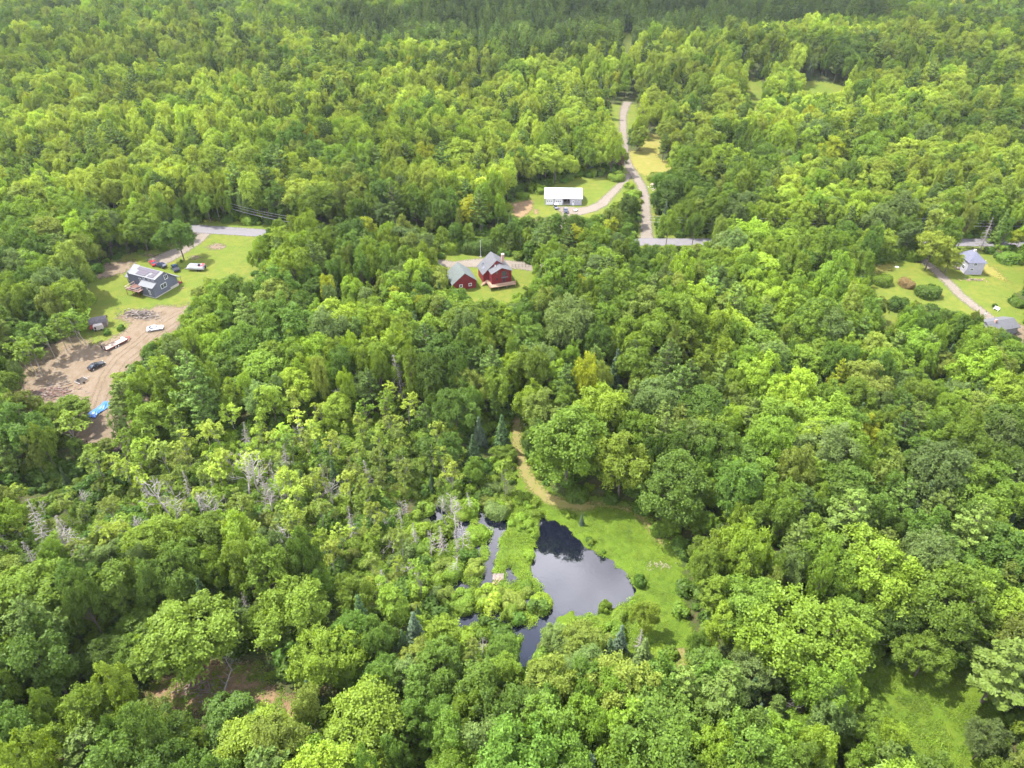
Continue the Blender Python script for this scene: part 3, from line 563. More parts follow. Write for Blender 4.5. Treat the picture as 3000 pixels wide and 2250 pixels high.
def plant(kind, x, y, s, tone, seed, name, label=None, cat='tree', group=None, sxy=1.0, tilt=0.0, parts=('crown', 'trunk')):
    rg = random.Random(seed); pr = PRO[kind][rg.randrange(len(PRO[kind]))]
    o = empty(name, (x, y, tz(x, y) - 0.05), rg.uniform(0, 6.28), label, cat, group); o.scale = (s * sxy, s * sxy, s)
    if tilt: o.rotation_euler = (rg.uniform(-tilt, tilt), rg.uniform(-tilt, tilt), o.rotation_euler[2])
    c = link(parts[0], pr[0], o); c.material_slots[0].link = 'OBJECT'; c.material_slots[0].material = LEAF[tone]
    if pr[1] and parts[1]: link(parts[1], pr[1], o)
    return o
def dead(kind, x, y, s, seed, label, tilt=0.12, group=None, lean=None):
    rg = random.Random(seed); src = SNAGM if kind == 'broad' else PRO['deadspruce']; pr = src[rg.randrange(len(src))]
    o = empty('dead_tree', (x, y, tz(x, y) - 0.1), 0, label, 'dead tree', group); o.scale = (s, s, s)
    o.rotation_euler = lean if lean else (rg.uniform(-tilt, tilt), rg.uniform(-tilt, tilt), rg.uniform(0, 6.28))
    if kind == 'broad': link('trunk', pr[0], o); link('branches', pr[1], o)
    else:
        c = link('branches', pr[0], o); c.material_slots[0].link = 'OBJECT'; c.material_slots[0].material = LEAF['dead']; link('trunk', pr[1], o)
    return o

# ------------------------------------------------------------------ where every tree stands
FRAME = (-60, 2272)
def inpoly_s(poly, X, Y):
    ins = np.zeros(X.shape, bool); n = len(poly)
    for i in range(n):
        x0, y0 = poly[i]; x1, y1 = poly[(i + 1) % n]
        if y0 == y1: continue
        ins ^= ((y0 > Y) != (y1 > Y)) & (X < (x1 - x0) * (Y - y0) / (y1 - y0) + x0)
    return ins
SAMP = [(0, 0, 1.0), (0, 0, .85), (0, 0, .6), (0, 0, .35), (.7, 0, .88), (-.7, 0, .88), (1, 0, .65), (-1, 0, .65), (.85, 0, .4), (-.85, 0, .4), (0, -.9, .5), (.5, 0, .97), (-.5, 0, .97), (.5, -.5, .4), (-.5, -.5, .4)]
def covers(X, Y, Z, h, r, keep=None):
    """true where a tree of that size would hide ground the photo shows"""
    bad = np.zeros(X.shape, bool)
    for a, b_, c in SAMP:
        px, py, _ = PJ(X + a * r, Y + b_ * r, Z + c * h)
        for k in (keep or KEEP): bad |= inpoly_s(k, px, py)
    return bad
HARD = [P_GREY, P_RED, P_GAR, P_WHITE, P_POND, P_CHAN, P_PMEAD, P_BERM, P_LL, P_BR, P_FIELD, P_FIELD2, P_TOPV, P_MEAD, P_MEAD2, P_STRIP, P_ROAD, P_MDRIVE, P_SDRIVE, P_SDRIVE2, P_WDRIVE, P_GDRIVE, P_RDRIVE, P_PATHG, P_ISLE]
def blocked(X, Y, m):
    b_ = np.zeros(X.shape, bool)
    for p in HARD:
        lo, hi = p.min(0) - 6, p.max(0) + 6; k = (X > lo[0]) & (X < hi[0]) & (Y > lo[1]) & (Y < hi[1])
        if k.any(): kk = np.where(k)[0]; b_[kk] |= sdist(p, X[kk], Y[kk]) > -(m[kk] if hasattr(m, '__len__') else m)
    return b_
# hand-placed trees: (kind, centre of crown in photo x,y, height, scale_xy, tone, name, label)
HERO = [
 ('tree', 378, 510, 13, 1.2, 'deep', 'broadleaf_tree', 'lone dark green tree between the grey house and the road', (398, 563)),
 ('pine', 268, 862, 15, 1.25, 'palepine', 'pine_tree', 'big feathery green pine right of the blue tarp', None),
 ('slender', 150, 925, 11, 1.5, 'bright', 'slender_tree', 'thin airy tree just left of the blue tarp', None),
 ('slender', 205, 995, 11, 1.4, 'mid', 'slender_tree', 'thin leaning tree just below the blue tarp', None),
 ('tree', 330, 765, 10, 0.8, 'deep', 'broadleaf_tree', 'dark green tree on the dirt edge just below the white car', None),
 ('slender', 290, 815, 9, 1.5, 'deep', 'slender_tree', 'thin tree between the flatbed trailer and the woods on its right', None),
 ('tree', 787, 495, 11, 0.85, 'yellow', 'broadleaf_tree', 'golden yellow tree in the wood beyond the red garage', None),
 ('pine', 1185, 510, 19, 1.0, 'palepine', 'pine_tree', 'tall pale green pine right behind the red house', None),
 ('pine', 1228, 520, 17, 1.0, 'pine', 'pine_tree', 'dark pine just right of the tall pale pine behind the red house', None),
 ('tree', 1985, 535, 12, 1.25, 'lime', 'broadleaf_tree', 'big bright green tree arching over the drive by the white house', (1998, 582)),
 ('tree', 2048, 560, 9, 1.15, 'lime', 'broadleaf_tree', 'bright green spreading crown touching the left side of the white house', (2040, 590)),
 ('tree', 1880, 505, 12, 1.0, 'lime', 'broadleaf_tree', 'bright yellow green tree in front of the road below the transformer pole', (1880, 560)),
 ('tree', 1950, 500, 13, 0.85, 'greyish', 'broadleaf_tree', 'dull dark green tree between the two bright crowns by the right-hand road', (1950, 555)),
 ('tree', 2178, 510, 8, 0.9, 'yellow', 'broadleaf_tree', 'yellow green round tree at the road by the right edge', (2178, 540)),
 ('spruce', 2150, 490, 14, 1.1, 'pine', 'spruce_tree', 'tall dark conifer behind the road above the white house', (2148, 525)),
 ('pine', 1812, 815, 15, 0.85, 'yellow', 'pine_tree', 'pale yellow pine standing out of the green wood on the right', None),
 ('tree', 1868, 940, 12, 0.6, 'yellow', 'broadleaf_tree', 'small yellow crown in the dense wood right of the pond path', None),
 ('spruce', 1084, 925, 11, 1.2, 'spruce', 'spruce_tree', 'dark spruce left of the top of the footpath', None),
 ('spruce', 1034, 925, 10, 1.2, 'blue', 'spruce_tree', 'blue grey spruce in the wood left of the footpath', None),
 ('spruce', 1022, 965, 10, 1.3, 'spruce', 'spruce_tree', 'dark spruce in front of the blue grey spruce left of the footpath', None),
 ('spruce', 1072, 790, 11, 1.1, 'blue', 'spruce_tree', 'small bluish spruce in the wood far above the pond', None),
 ('tree', 1235, 985, 20, 1.05, 'mid', 'broadleaf_tree', 'big rounded green tree standing right of the footpath bend', (1222, 1052)),
 ('tree', 1150, 870, 13, 0.9, 'bright', 'broadleaf_tree', 'bright tree at the upper end of the footpath', None),
 ('tree', 1300, 900, 15, 1.1, 'bright', 'broadleaf_tree', 'broad bright crown behind the big rounded tree at the footpath', None),
 ('tree', 1350, 1000, 16, 1.0, 'bright', 'broadleaf_tree', 'rounded tree at the top edge of the pond meadow', (1335, 1075)),
 ('tree', 1450, 1040, 18, 1.0, 'deep', 'broadleaf_tree', 'dark tall tree at the upper right corner of the pond meadow', (1440, 1125)),
 ('spruce', 1256, 1120, 3.6, 1.0, 'blue', 'spruce_tree', 'small young blue spruce on the bank above the pond', (1256, 1133)),
 ('spruce', 1335, 1370, 9, 1.1, 'blue', 'spruce_tree', 'slim blue spruce below the pond near the lower meadow', (1335, 1415)),
 ('spruce', 1385, 1395, 8.5, 1.5, 'greyish', 'spruce_tree', 'wide grey topped conifer below the pond', (1385, 1440)),
 ('spruce', 1310, 1400, 8, 1.2, 'spruce', 'spruce_tree', 'dark spruce left of the slim blue spruce below the pond', (1312, 1435)),
 ('spruce', 1428, 1455, 6, 1.2, 'blue', 'spruce_tree', 'blue spruce left of the bare patch at the meadow foot', (1428, 1482)),
 ('spruce', 1446, 1475, 5.5, 1.2, 'blue', 'spruce_tree', 'pale blue spruce closest to the bare patch at the meadow foot', (1446, 1500)),
 ('tree', 1380, 1320, 8.5, 0.85, 'bright', 'broadleaf_tree', 'bright leafy tree on the lower right shore of the pond', (1390, 1370)),
 ('tree', 1250, 1395, 8.5, 1.15, 'olive', 'broadleaf_tree', 'olive green round tree at the lower shore of the pond', (1255, 1430)),
 ('tree', 1195, 1375, 6.5, 1.0, 'greyish', 'broadleaf_tree', 'small dull green tree at the narrow lower arm of the pond', (1200, 1408)),
 ('tree', 1085, 1450, 10, 0.8, 'mid', 'broadleaf_tree', 'pale stemmed tree left of the narrow lower arm of the pond', (1090, 1500)),
 ('pine', 1838, 1115, 18, 1.35, 'palepine', 'pine_tree', 'large layered pine in the middle of the right-hand wood', None),
 ('pine', 1905, 1180, 14, 1.2, 'olive', 'pine_tree', 'dull olive pine just below the large layered pine', None),
 ('pine', 2030, 1105, 15, 1.2, 'palepine', 'pine_tree', 'pale feathery pine right of the large layered pine', None),
 ('pine', 2175, 1440, 17, 1.6, 'palepine', 'pine_tree', 'big spreading pine on the right edge above the glade', None),
 ('tree', 2105, 1590, 9, 0.8, 'greyish', 'broadleaf_tree', 'dull grey green tree on the right side of the bottom right glade', (2100, 1640)),
 ('tree', 1985, 1395, 9.5, 1.1, 'mid', 'broadleaf_tree', 'round green tree on the upper edge of the bottom right glade', (1975, 1460)),
 ('tree', 1815, 1450, 8, 1.0, 'bright', 'broadleaf_tree', 'bright tree on the left edge of the bottom right glade', (1812, 1530)),
 ('tree', 1910, 1600, 7.5, 0.8, 'bright', 'broadleaf_tree', 'bright low tree in the lower left of the bottom right glade', (1905, 1630)),
 ('tree', 1720, 1370, 16, 1.3, 'bright', 'broadleaf_tree', 'very large bright maple like crown right of the meadow foot', None),
 ('tree', 1890, 1240, 16, 1.15, 'bright', 'broadleaf_tree', 'large bright crown below the olive pine', None),
 ('tree', 1620, 1310, 14, 1.1, 'mid', 'broadleaf_tree', 'large green crown at the right edge of the lower pond meadow', None),
 ('tree', 430, 1350, 15, 1.25, 'mid', 'broadleaf_tree', 'wide grey green crown above the lower left bare glade', (440, 1448)),
 ('tree', 640, 1330, 14, 1.1, 'mid', 'broadleaf_tree', 'rounded green tree right of the wide crown above the bare glade', None),
 ('tree', 700, 1420, 13, 1.0, 'bright', 'broadleaf_tree', 'bright green tree on the right edge of the lower left glade', None),
 ('tree', 80, 1290, 15, 1.2, 'bright', 'broadleaf_tree', 'big vivid green crown at the left edge of the photo', None),
 ('tree', 780, 1560, 14, 1.2, 'bright', 'broadleaf_tree', 'vivid green tree at the bottom left of centre', None),
 ('tree', 545, 1615, 12, 1.2, 'bright', 'broadleaf_tree', 'broad yellow green tree at the bottom below the bare glade', None),
 ('pine', 190, 1620, 13, 1.4, 'palepine', 'pine_tree', 'soft pale pine at the bottom left corner', None),
 ('spruce', 100, 1520, 9, 1.0, 'spruce', 'spruce_tree', 'dark narrow spruce near the bottom left corner', None),
 ('spruce', 255, 1465, 10, 1.1, 'greyish', 'spruce_tree', 'grey green spruce in the gap left of the bare glade', None),
 ('spruce', 285, 1590, 7, 1.4, 'spruce', 'spruce_tree', 'dark bushy spruce in the shade below the bare glade', None),
 ('spruce', 895, 1350, 10, 1.2, 'blue', 'spruce_tree', 'bluish spruce left of the flooded marsh', None),
 ('spruce', 870, 1385, 9, 1.0, 'spruce', 'spruce_tree', 'dark spruce beside the bluish spruce left of the marsh', None),
 ('spruce', 955, 1530, 10, 1.0, 'spruce', 'spruce_tree', 'dark slim spruce at the bottom centre', None),
 ('spruce', 1640, 1535, 6, 1.3, 'blue', 'spruce_tree', 'blue grey spruce near the bottom between bright crowns', None),
 ('pine', 1342, 335, 12, 0.85, 'rust', 'pine_tree', 'brownish dying conifer left of the gravel drive', (1338, 372)),
 ('bigbush', 1331, 378, 4.2, 1.3, 'mid', 'bush', 'round green bush at the fork of the gravel drives', (1331, 387)),
 ('tree', 1375, 305, 8, 0.95, 'mid', 'broadleaf_tree', 'rounded tree right of the gravel drive below its top', (1375, 330)),
 ('pine', 1440, 315, 14, 0.85, 'palepine', 'pine_tree', 'pale pine right of the dry yellow field', (1430, 350)),
 ('bigbush', 1412, 378, 4, 1.1, 'olive', 'bush', 'green bush in front of the dry yellow field', (1412, 388)),
 ('bigbush', 1907, 605, 4.0, 1.05, 'mid', 'bush', 'round green bush left of the brown bush on the white house lawn', (1905, 613)),
 ('bigbush', 1958, 607, 3.0, 1.35, 'brown', 'bush', 'wide brown bush on the white house lawn', (1957, 617)),
 ('bigbush', 2003, 627, 4.4, 1.2, 'deep', 'bush', 'round dark green bush beside the curving drive', (2003, 638)),
 ('bigbush', 1939, 655, 4.4, 1.0, 'deep', 'bush', 'dark bush at the left edge of the white house lawn', (1938, 668)),
 ('bigbush', 2170, 558, 4.0, 1.4, 'deep', 'bush', 'low dark thicket behind the white house', (2178, 566)),
 ('bigbush', 2180, 655, 3.0, 1.0, 'mid', 'bush', 'green bush on the lawn at the right edge', (2195, 660)),
 ('shrub', 2146, 660, 1.6, 0.8, 'deep', 'bush', 'small dark bush next to the white garden bench', (2146, 664)),
 ('bigbush', 1307, 1306, 2.4, 0.75, 'herb', 'bush', 'round bright bush on the lower pond shore', (1307, 1316)),
 ('bigbush', 1010, 1092, 3.4, 0.8, 'herb', 'bush', 'round bright bush in the flooded marsh above the water', (1010, 1105)),
 ('bigbush', 1118, 640, 4.0, 0.9, 'bright', 'bush', 'pale green bush in front of the red house deck', (1122, 655)),
 ('bigbush', 985, 612, 3.0, 0.8, 'olive', 'bush', 'olive bush in front of the red garage corner', (978, 640)),
 ('bigbush', 1170, 415, 3.4, 1.5, 'herb', 'bush', 'low bright thicket behind the left end of the white garage', (1160, 414)),
 ('bigbush', 1130, 424, 3.0, 1.4, 'herb', 'bush', 'low bright thicket above the bare soil pad', (1128, 428)),
 ('shrub', 1290, 470, 2.6, 1.3, 'herb', 'bush', 'green shrub on the rough slope right of the side drive', (1295, 476)),
 ('shrub', 1345, 460, 3.4, 1.4, 'olive', 'bush', 'green shrub on the rough slope beside the main drive', (1345, 470)),
 ('shrub', 235, 706, 1.8, 1.0, 'herbdark', 'bush', 'dark green weeds on the bank right of the grey shed', (262, 712)),
 ('shrub', 220, 715, 1.8, 1.1, 'herbdark', 'bush', 'dark green weeds below the grey shed', (232, 722)),
 ('shrub', 395, 561, 1.2, 0.9, 'herbdark', 'bush', 'low weeds round the foot of the lone tree', (392, 566)),
 ('tree', 0, 0, 9, 0.8, 'mid', 'broadleaf_tree', 'tree between the road and the left end of the red house drive', (958, 540)),
 ('tree', 0, 0, 10, 0.8, 'deep', 'broadleaf_tree', 'dark tree between the road and the red garage drive', (986, 537)),
 ('tree', 0, 0, 9, 0.8, 'mid', 'broadleaf_tree', 'tree left of the flagpole beyond the red house drive', (1014, 536)),
 ('tree', 0, 0, 10, 0.85, 'mid', 'broadleaf_tree', 'tree right of the flagpole beyond the red house', (1082, 538)),
 ('tree', 0, 0, 10, 0.85, 'deep', 'broadleaf_tree', 'dark tree beyond the red house chimney', (1112, 541)),
 ('tree', 0, 0, 9, 0.8, 'bright', 'broadleaf_tree', 'bright tree beyond the right end of the wire fence', (1142, 547)),
 ('tree', 0, 0, 10, 1, 'mid', 'broadleaf_tree', 'tree on the near side of the road just right of the mailbox', (1580, 552)),
 ('tree', 0, 0, 11, 1, 'olive', 'broadleaf_tree', 'second tree on the near side of the road right of the mailbox', (1625, 552)),
 ('tree', 0, 0, 10, 1, 'deep', 'broadleaf_tree', 'third tree on the near side of the road right of the mailbox', (1668, 554)),
 ('tree', 0, 0, 9, 0.9, 'mid', 'broadleaf_tree', 'fourth tree on the near side of the road right of the mailbox', (1712, 552)),
 ('tree', 0, 0, 10, 1, 'bright', 'broadleaf_tree', 'fifth tree on the near side of the road right of the mailbox', (1765, 552)),
 ('tree', 0, 0, 9, 0.9, 'mid', 'broadleaf_tree', 'tree hiding the road left of the bright yellow green tree', (1845, 550)),
 ('tree', 0, 0, 8, 0.9, 'greyish', 'broadleaf_tree', 'grey green tree near the top of the curving drive', (1925, 552)),
 ('tree', 0, 0, 9, 0.9, 'mid', 'broadleaf_tree', 'tree on the near side of the road right of the lawn with the boat', (612, 528)),
 ('tree', 0, 0, 10, 0.9, 'deep', 'broadleaf_tree', 'second tree on the near side of the road beyond the boat lawn', (655, 534)),
 ('tree', 0, 0, 9, 0.9, 'mid', 'broadleaf_tree', 'tree hiding the road between the yellow tree and the boat lawn', (700, 538)),
 ('tree', 0, 0, 9, 0.9, 'olive', 'broadleaf_tree', 'olive tree on the near side of the road beyond the yellow tree', (850, 545)),
 ('tree', 0, 0, 10, 0.9, 'mid', 'broadleaf_tree', 'tree on the near side of the road left of the red garage', (905, 548)),
 ('bigbush', 1400, 1262, 2.6, 0.7, 'herbdark', 'bush', 'dark bush at the right tip of the pond', (1383, 1262)),
]

P_SWAMP = WP([(240, 985), (420, 960), (560, 930), (700, 930), (850, 900), (985, 960), (1090, 1010), (1110, 1080), (1075, 1140), (1050, 1260), (1090, 1290), (1150, 1350), (1120, 1450), (950, 1400), (800, 1290), (640, 1230), (420, 1200), (180, 1230), (60, 1180), (60, 1060)])
P_DARKFAR = WP([(700, 60), (1100, 25), (1500, 20), (1900, 20), (1900, 60), (1560, 110), (1330, 130), (1150, 155), (960, 140), (700, 110)])
hero_xy = []; LAND = []; ROADB = []; ROADO = []
def place_hero():
    for i, (k, cx, cy, h, sxy, tone, name, label, foot) in enumerate(HERO):
        H0 = {'tree': 14, 'tall': 15, 'slender': 10, 'pine': 17, 'spruce': 12, 'shrub': 2.2, 'bigbush': 3.4}[k]
        x, y = GT(*foot) if foot else G(cx, cy, h * 0.62)
        s = h / H0; plant(k, x, y, s, tone, 9000 + i * 7, name, label, {'broadleaf_tree': 'tree', 'pine_tree': 'pine tree', 'spruce_tree': 'spruce', 'slender_tree': 'slender tree', 'bush': 'bush'}[name], sxy=sxy, parts=('crown', 'trunk') if k not in ('shrub', 'bigbush') else ('foliage', 'stems'))
        if k not in ('shrub',): hero_xy.append((x, y, {'tree': 5.2, 'tall': 3.1, 'slender': 2, 'pine': 4.6, 'spruce': 2.0, 'bigbush': 2.6}[k] * s * sxy))
place_hero()
_rb = random.Random(8); _n = 0
for x0_, x1_, y_, hh_ in ((942, 1165, 535, 4.6), (1556, 1640, 549, 5.0), (1705, 1785, 549, 5.0), (1842, 1985, 551, 4.4), (592, 700, 531, 4.6), (720, 940, 541, 5.0)):
    x_ = x0_
    while x_ < x1_:
        for dy_ in (0, 6):
            X_, Y_ = GT(x_ + _rb.uniform(-4, 4), y_ + dy_ + _rb.uniform(-1.5, 1.5)); ROADB.append((X_, Y_)); h_ = hh_ * _rb.uniform(.75, 1.25)
            ROADO.append(plant('bigbush', X_, Y_, h_ / 3.2, _rb.choice(('mid', 'deep', 'bright', 'olive')), 4000 + _n, 'bush', 'bush', 'bush', 'tall bushes along the near side of the road', sxy=.95, parts=('foliage', 'stems'))); hero_xy.append((X_, Y_, 1.6)); _n += 1
        x_ += 15
DEADS = [
  # kind, foot x,y in photo, scale, label
 ('con', 872, 868, 1.35, 'grey dead spruce full of bare twigs in the wood below the red garage'),
 ('broad', 560, 1075, 1.25, 'tallest pale dead tree of the cluster in the swamp'), ('con', 590, 1090, 0.9, 'twiggy dead conifer right of the tallest pale dead tree'),
 ('broad', 540, 1070, 1.1, 'pale dead tree left of the tallest dead tree in the swamp'), ('broad', 605, 1075, 0.8, 'small dead tree on the right of the swamp cluster'),
 ('broad', 372, 1120, 1.25, 'white branching dead tree left of the swamp'), ('con', 330, 1090, 0.75, 'drooping grey dead conifer beside the white branching tree'),
 ('broad', 470, 1135, 0.95, 'dead tree with spreading grey limbs in the left swamp'), ('broad', 440, 1125, 0.8, 'short dead tree between two larger pale ones'),
 ('broad', 633, 1200, 0.95, 'bleached dead tree standing alone left of the marsh'), ('broad', 890, 1262, 0.72, 'flat topped bleached dead tree left of the flooded marsh'),
 ('broad', 738, 905, 0.9, 'bleached dead tree in the wood between the dirt clearing and the pond'), ('broad', 1035, 880, 0.7, 'pair of pale bare limbs above the footpath wood'),
 ('con', 110, 1190, 1.2, 'pinkish grey dead conifer at the far left'), ('con', 185, 1210, 1.25, 'broad grey dead conifer beside the pinkish one'), ('con', 25, 1200, 0.9, 'dark leaning dead trunk at the left edge'), ('con', 85, 1230, 0.8, 'thin leaning dead conifer at the lower left edge'),
 ('con', 835, 1290, 0.8, 'grey dead spruce top left of the marsh'), ('con', 570, 1265, 0.75, 'grey dead spruce in front of the bleached lone tree'), ('con', 535, 1330, 0.6, 'rusty topped dead spruce right of the wide crown'),
 ('broad', 502, 1450, 0.45, 'small bare dead tree on the far side of the bare glade'), ('broad', 1275, 1455, 0.4, 'small pale snag below the pond'),
 ('broad', 2085, 1385, 0.9, 'white leaning birch trunk in the wood above the glade'), ('broad', 1765, 1345, 0.6, 'small bare crown in the right-hand wood'), ('broad', 1715, 1545, 0.6, 'forked bare snag near the bottom right'),
 ('con', 1380, 1405, 0.55, 'pinkish grey bare top below the pond'), ('con', 2118, 540, 1.1, 'tall grey dead spruce behind the white house roof'), ('broad', 1698, 505, 0.55, 'pinkish dead tree beside the road'),
 ('broad', 1560, 490, 0.8, 'bare pale snag behind the road right of the main drive'), ('con', 1757, 330, 0.9, 'grey dead tree in the middle of the far right wood'), ('broad', 985, 1240, 0.6, 'small pale snag on the marsh edge'),
 ('broad', 1000, 1190, 0.75, 'grey snag among bright marsh bushes'), ('broad', 955, 1120, 0.6, 'thin snag at the top of the marsh'), ('broad', 870, 1110, 0.6, 'thin grey snag above the left marsh'),
 ('broad', 1480, 470, 0.7, 'white bare tree behind the road beside the main drive'), ('broad', 345, 400, 0.9, 'pale bare crown in the wood behind the left poles'), ('broad', 1045, 1415, 0.55, 'leaning bare tree beside the narrow lower arm of the pond'),
 ('broad', 1385, 495, 0.45, 'small grey snag at the bottom of the main drive'), ('con', 300, 45, 1.3, 'dark bare conifer top in the far left wood')]
for i, (k, x, y, s, lb) in enumerate(DEADS):
    X, Y = GT(x, y); dead(k, X, Y, s, 50 + i, lb); hero_xy.append((X, Y, 2.2 * s))
# bare trunks on the cut slope by the grey shed and bits of birch
for i, (x, y, s, lb) in enumerate([(188, 752, 1.45, 'tall bare trunk nearest the grey shed'), (178, 748, 1.3, 'bare trunk left of the tallest one by the shed'), (150, 764, 1.2, 'bare trunk in the middle of the cut slope'), (158, 748, 1.3, 'bare trunk behind the middle of the cut slope'),
        (92, 812, 1.3, 'bare trunk on the left of the cut slope'), (80, 815, 1.2, 'pale bare trunk at the left end of the cut slope'), (62, 800, 1.1, 'thin bare trunk behind the left end of the cut slope'), (120, 775, 1.2, 'thin bare trunk above the black car')]):
    X, Y = GT(x, y); plant('slender', X, Y, s, 'mid', 777 + i, 'slender_tree', lb + ', leafy only at its top', 'slender tree', sxy=1.15); hero_xy.append((X, Y, 1.5))

_r = np.random.RandomState(77); _P = WP([(60, 1090), (250, 1010), (450, 960), (640, 950), (850, 960), (985, 1010), (1050, 1090), (1010, 1230), (930, 1290), (760, 1260), (560, 1230), (300, 1220), (90, 1220)]); _k = 0
_lo, _hi = _P.min(0), _P.max(0); SMALLD, SMALLO = [], []
while _k < 40:
    _p = _r.uniform(_lo, _hi)
    if sdist(_P, np.array([_p[0]]), np.array([_p[1]]))[0] < 1: continue
    SMALLD.append((float(_p[0]), float(_p[1]))); SMALLO.append(dead('broad' if _r.rand() < .7 else 'con', _p[0], _p[1], float(_r.uniform(.45, .9)), 300 + _k, 'small bare grey dead tree among the thin trees of the swamp left of the pond', .2, 'small dead trees of the swamp')); hero_xy.append((_p[0], _p[1], 1.0)); _k += 1
rs = np.random.RandomState(3)
def candidates(y0, y1, sp):
    out = []; Y = y0
    row = 0
    while Y < y1:
        d = math.hypot(Y, CAM_H); hw = (1106 + 90) / FOC * (Y * math.cos(PITCH) + CAM_H * math.sin(PITCH)) + 12
        n = int(2 * hw / sp); X = -hw + sp * (np.arange(n + 1) + (row % 2) * 0.5)
        out.append(np.stack([X + rs.uniform(-.33, .33, n + 1) * sp, Y + rs.uniform(-.33, .33, n + 1) * sp], 1)); Y += sp * 0.87; row += 1
    return np.concatenate(out)
C1 = candidates(44, 330, 5.5); C2 = candidates(330, 960, 6.6); C = np.concatenate([C1, C2]); X, Y = C[:, 0], C[:, 1]
r = np.clip(3.75 + 1.15 * rs.normal(size=len(X)) + 0.8 * vnoise(X, Y, 60, 21), 2.0, 7.0)
h = 12.0 + 2.2 * vnoise(X, Y, 75, 22) + 1.9 * rs.normal(size=len(X)) + (r - 4.3) * 0.9
h[Y > 330] += 1.0
h = np.clip(h * 1.12, 7, 20)
kindw = rs.rand(len(X)); tone_n = vnoise(X, Y, 55, 23) + 0.55 * rs.normal(size=len(X))
con = vnoise(X, Y, 110, 24)
dark = sstep(sdist(P_DARKFAR, X, Y), -25, 15)
swamp = sdist(P_SWAMP, X, Y) > rs.uniform(-4, 3, len(X))
kind = np.array(['tree'] * len(X), dtype='<U8')
kind[kindw < 0.26] = 'tall'
pc = 0.075 + 0.06 * np.clip(con, 0, 2) + 0.42 * dark + 0.08 * (Y > 560)
u2 = rs.rand(len(X)); kind[u2 < pc] = 'pine'; kind[(u2 > 1 - pc * 0.75)] = 'spruce'
kind[swamp] = np.where(rs.rand(swamp.sum()) < 0.08, 'spruce', np.where(rs.rand(swamp.sum()) < 0.05, 'tree', 'slender'))
# slender swamp stems: add a denser set
C3 = candidates(80, 200, 4.0); k3 = sdist(P_SWAMP, C3[:, 0], C3[:, 1]) > 0; C3 = C3[k3]; C3 = C3[rs.rand(len(C3)) < 0.34 + 0.3 * vnoise(C3[:, 0], C3[:, 1], 22, 61)]
n3 = len(C3); X = np.concatenate([X, C3[:, 0]]); Y = np.concatenate([Y, C3[:, 1]]); kind = np.concatenate([kind, np.array(['slender'] * n3, dtype='<U8')])
r = np.concatenate([r, np.full(n3, 2.0)]); h = np.concatenate([h, rs.uniform(5, 10.5, n3)]); tone_n = np.concatenate([tone_n, rs.normal(size=n3) + .3]); swamp = np.concatenate([swamp, np.ones(n3, bool)])
for P_ in (P_BR, P_LL, P_GDIRT):
    sh_ = (sdist(P_, X + 8, Y - 3) > -5) & ~swamp; h[sh_] *= .62; r[sh_] *= .8
sw = swamp & (kind != 'slender'); h[sw] *= 0.62; r[sw] *= 0.6
h[swamp & (kind == 'slender')] = np.clip(h[swamp & (kind == 'slender')] * .85, 5, 11)
sl = kind == 'slender'; r[sl] = 2.1 * h[sl] / 10
r[kind == 'tall'] *= 0.66; h[kind == 'tall'] *= 1.08
sp_ = kind == 'spruce'; h[sp_] *= 0.85; r[sp_] = 2.3 * h[sp_] / 12
pn = kind == 'pine'; h[pn] *= 1.22; r[pn] = 4.5 * h[pn] / 17
okp = ~blocked(X, Y, np.minimum(r * 0.45, 2.2)) & ~(swamp & (sdist(P_MARSH, X, Y) > 0) & (rs.rand(len(X)) < .8)) & ~(swamp & (rs.rand(len(X)) < .30)); wetd = np.maximum.reduce([sdist(p, X, Y) for p in P_POOLS + [P_CHAN, P_POND]]); okp &= wetd < -1
hx = np.array(hero_xy)
d2 = np.sqrt(((X[:, None] - hx[None, :, 0]) ** 2 + (Y[:, None] - hx[None, :, 1]) ** 2)); okp &= ~(d2 < (hx[None, :, 2] * 0.62 + r[:, None] * 0.55)).any(1)
X, Y, r, h, kind, tone_n, swamp = [a[okp] for a in (X, Y, r, h, kind, tone_n, swamp)]; Z = terrain(X, Y)
sc = np.ones(len(X)); bad = covers(X, Y, Z, h, r)
for f in (0.78, 0.6, 0.45, 0.33):
    i = np.where(bad)[0]; sc[i] = f; bad[i] = covers(X[i], Y[i], Z[i], h[i] * f, r[i] * (0.35 + 0.65 * f))
keep = ~bad
X, Y, Z, r, h, kind, tone_n, sc, swamp = [a[keep] for a in (X, Y, Z, r, h, kind, tone_n, sc, swamp)]
h = h * sc; r = r * np.where(sc < 1, 0.35 + 0.65 * sc, 1)
TONE = np.array(['mid'] * len(X), dtype='<U8'); TONE[tone_n > 0.45] = 'bright'; TONE[tone_n < -0.55] = 'deep'
q = rs.rand(len(X)); TONE[q < 0.10] = 'olive'; TONE[(q > 0.10) & (q < 0.17)] = 'greyish'; TONE[q > 0.992] = 'yellow'
# the far half of the wood mostly takes the pale lime leaf tone, conifers apart
fb = (Y > 270) & (Y < 600) & (sdist(P_DARKFAR, X, Y) < 5) & (q < 0.66) & (vnoise(X, Y, 170, 31) > -0.7); TONE[fb & (kind != 'pine') & (kind != 'spruce')] = 'lime'
TONE[swamp & (q < 0.4)] = 'lime'; TONE[swamp & (q > 0.75)] = 'olive'
m_ = kind == 'pine'; TONE[m_] = np.where(q[m_] < 0.4, 'palepine', 'pine'); m_ = kind == 'spruce'; TONE[m_] = np.where(q[m_] < 0.2, 'blue', 'spruce')
px, py, dd = PJ(X, Y, Z + h * .6)
vis = (px > -40) & (px < 2252) & (py > -60) & (py < 1720)
size = r / dd

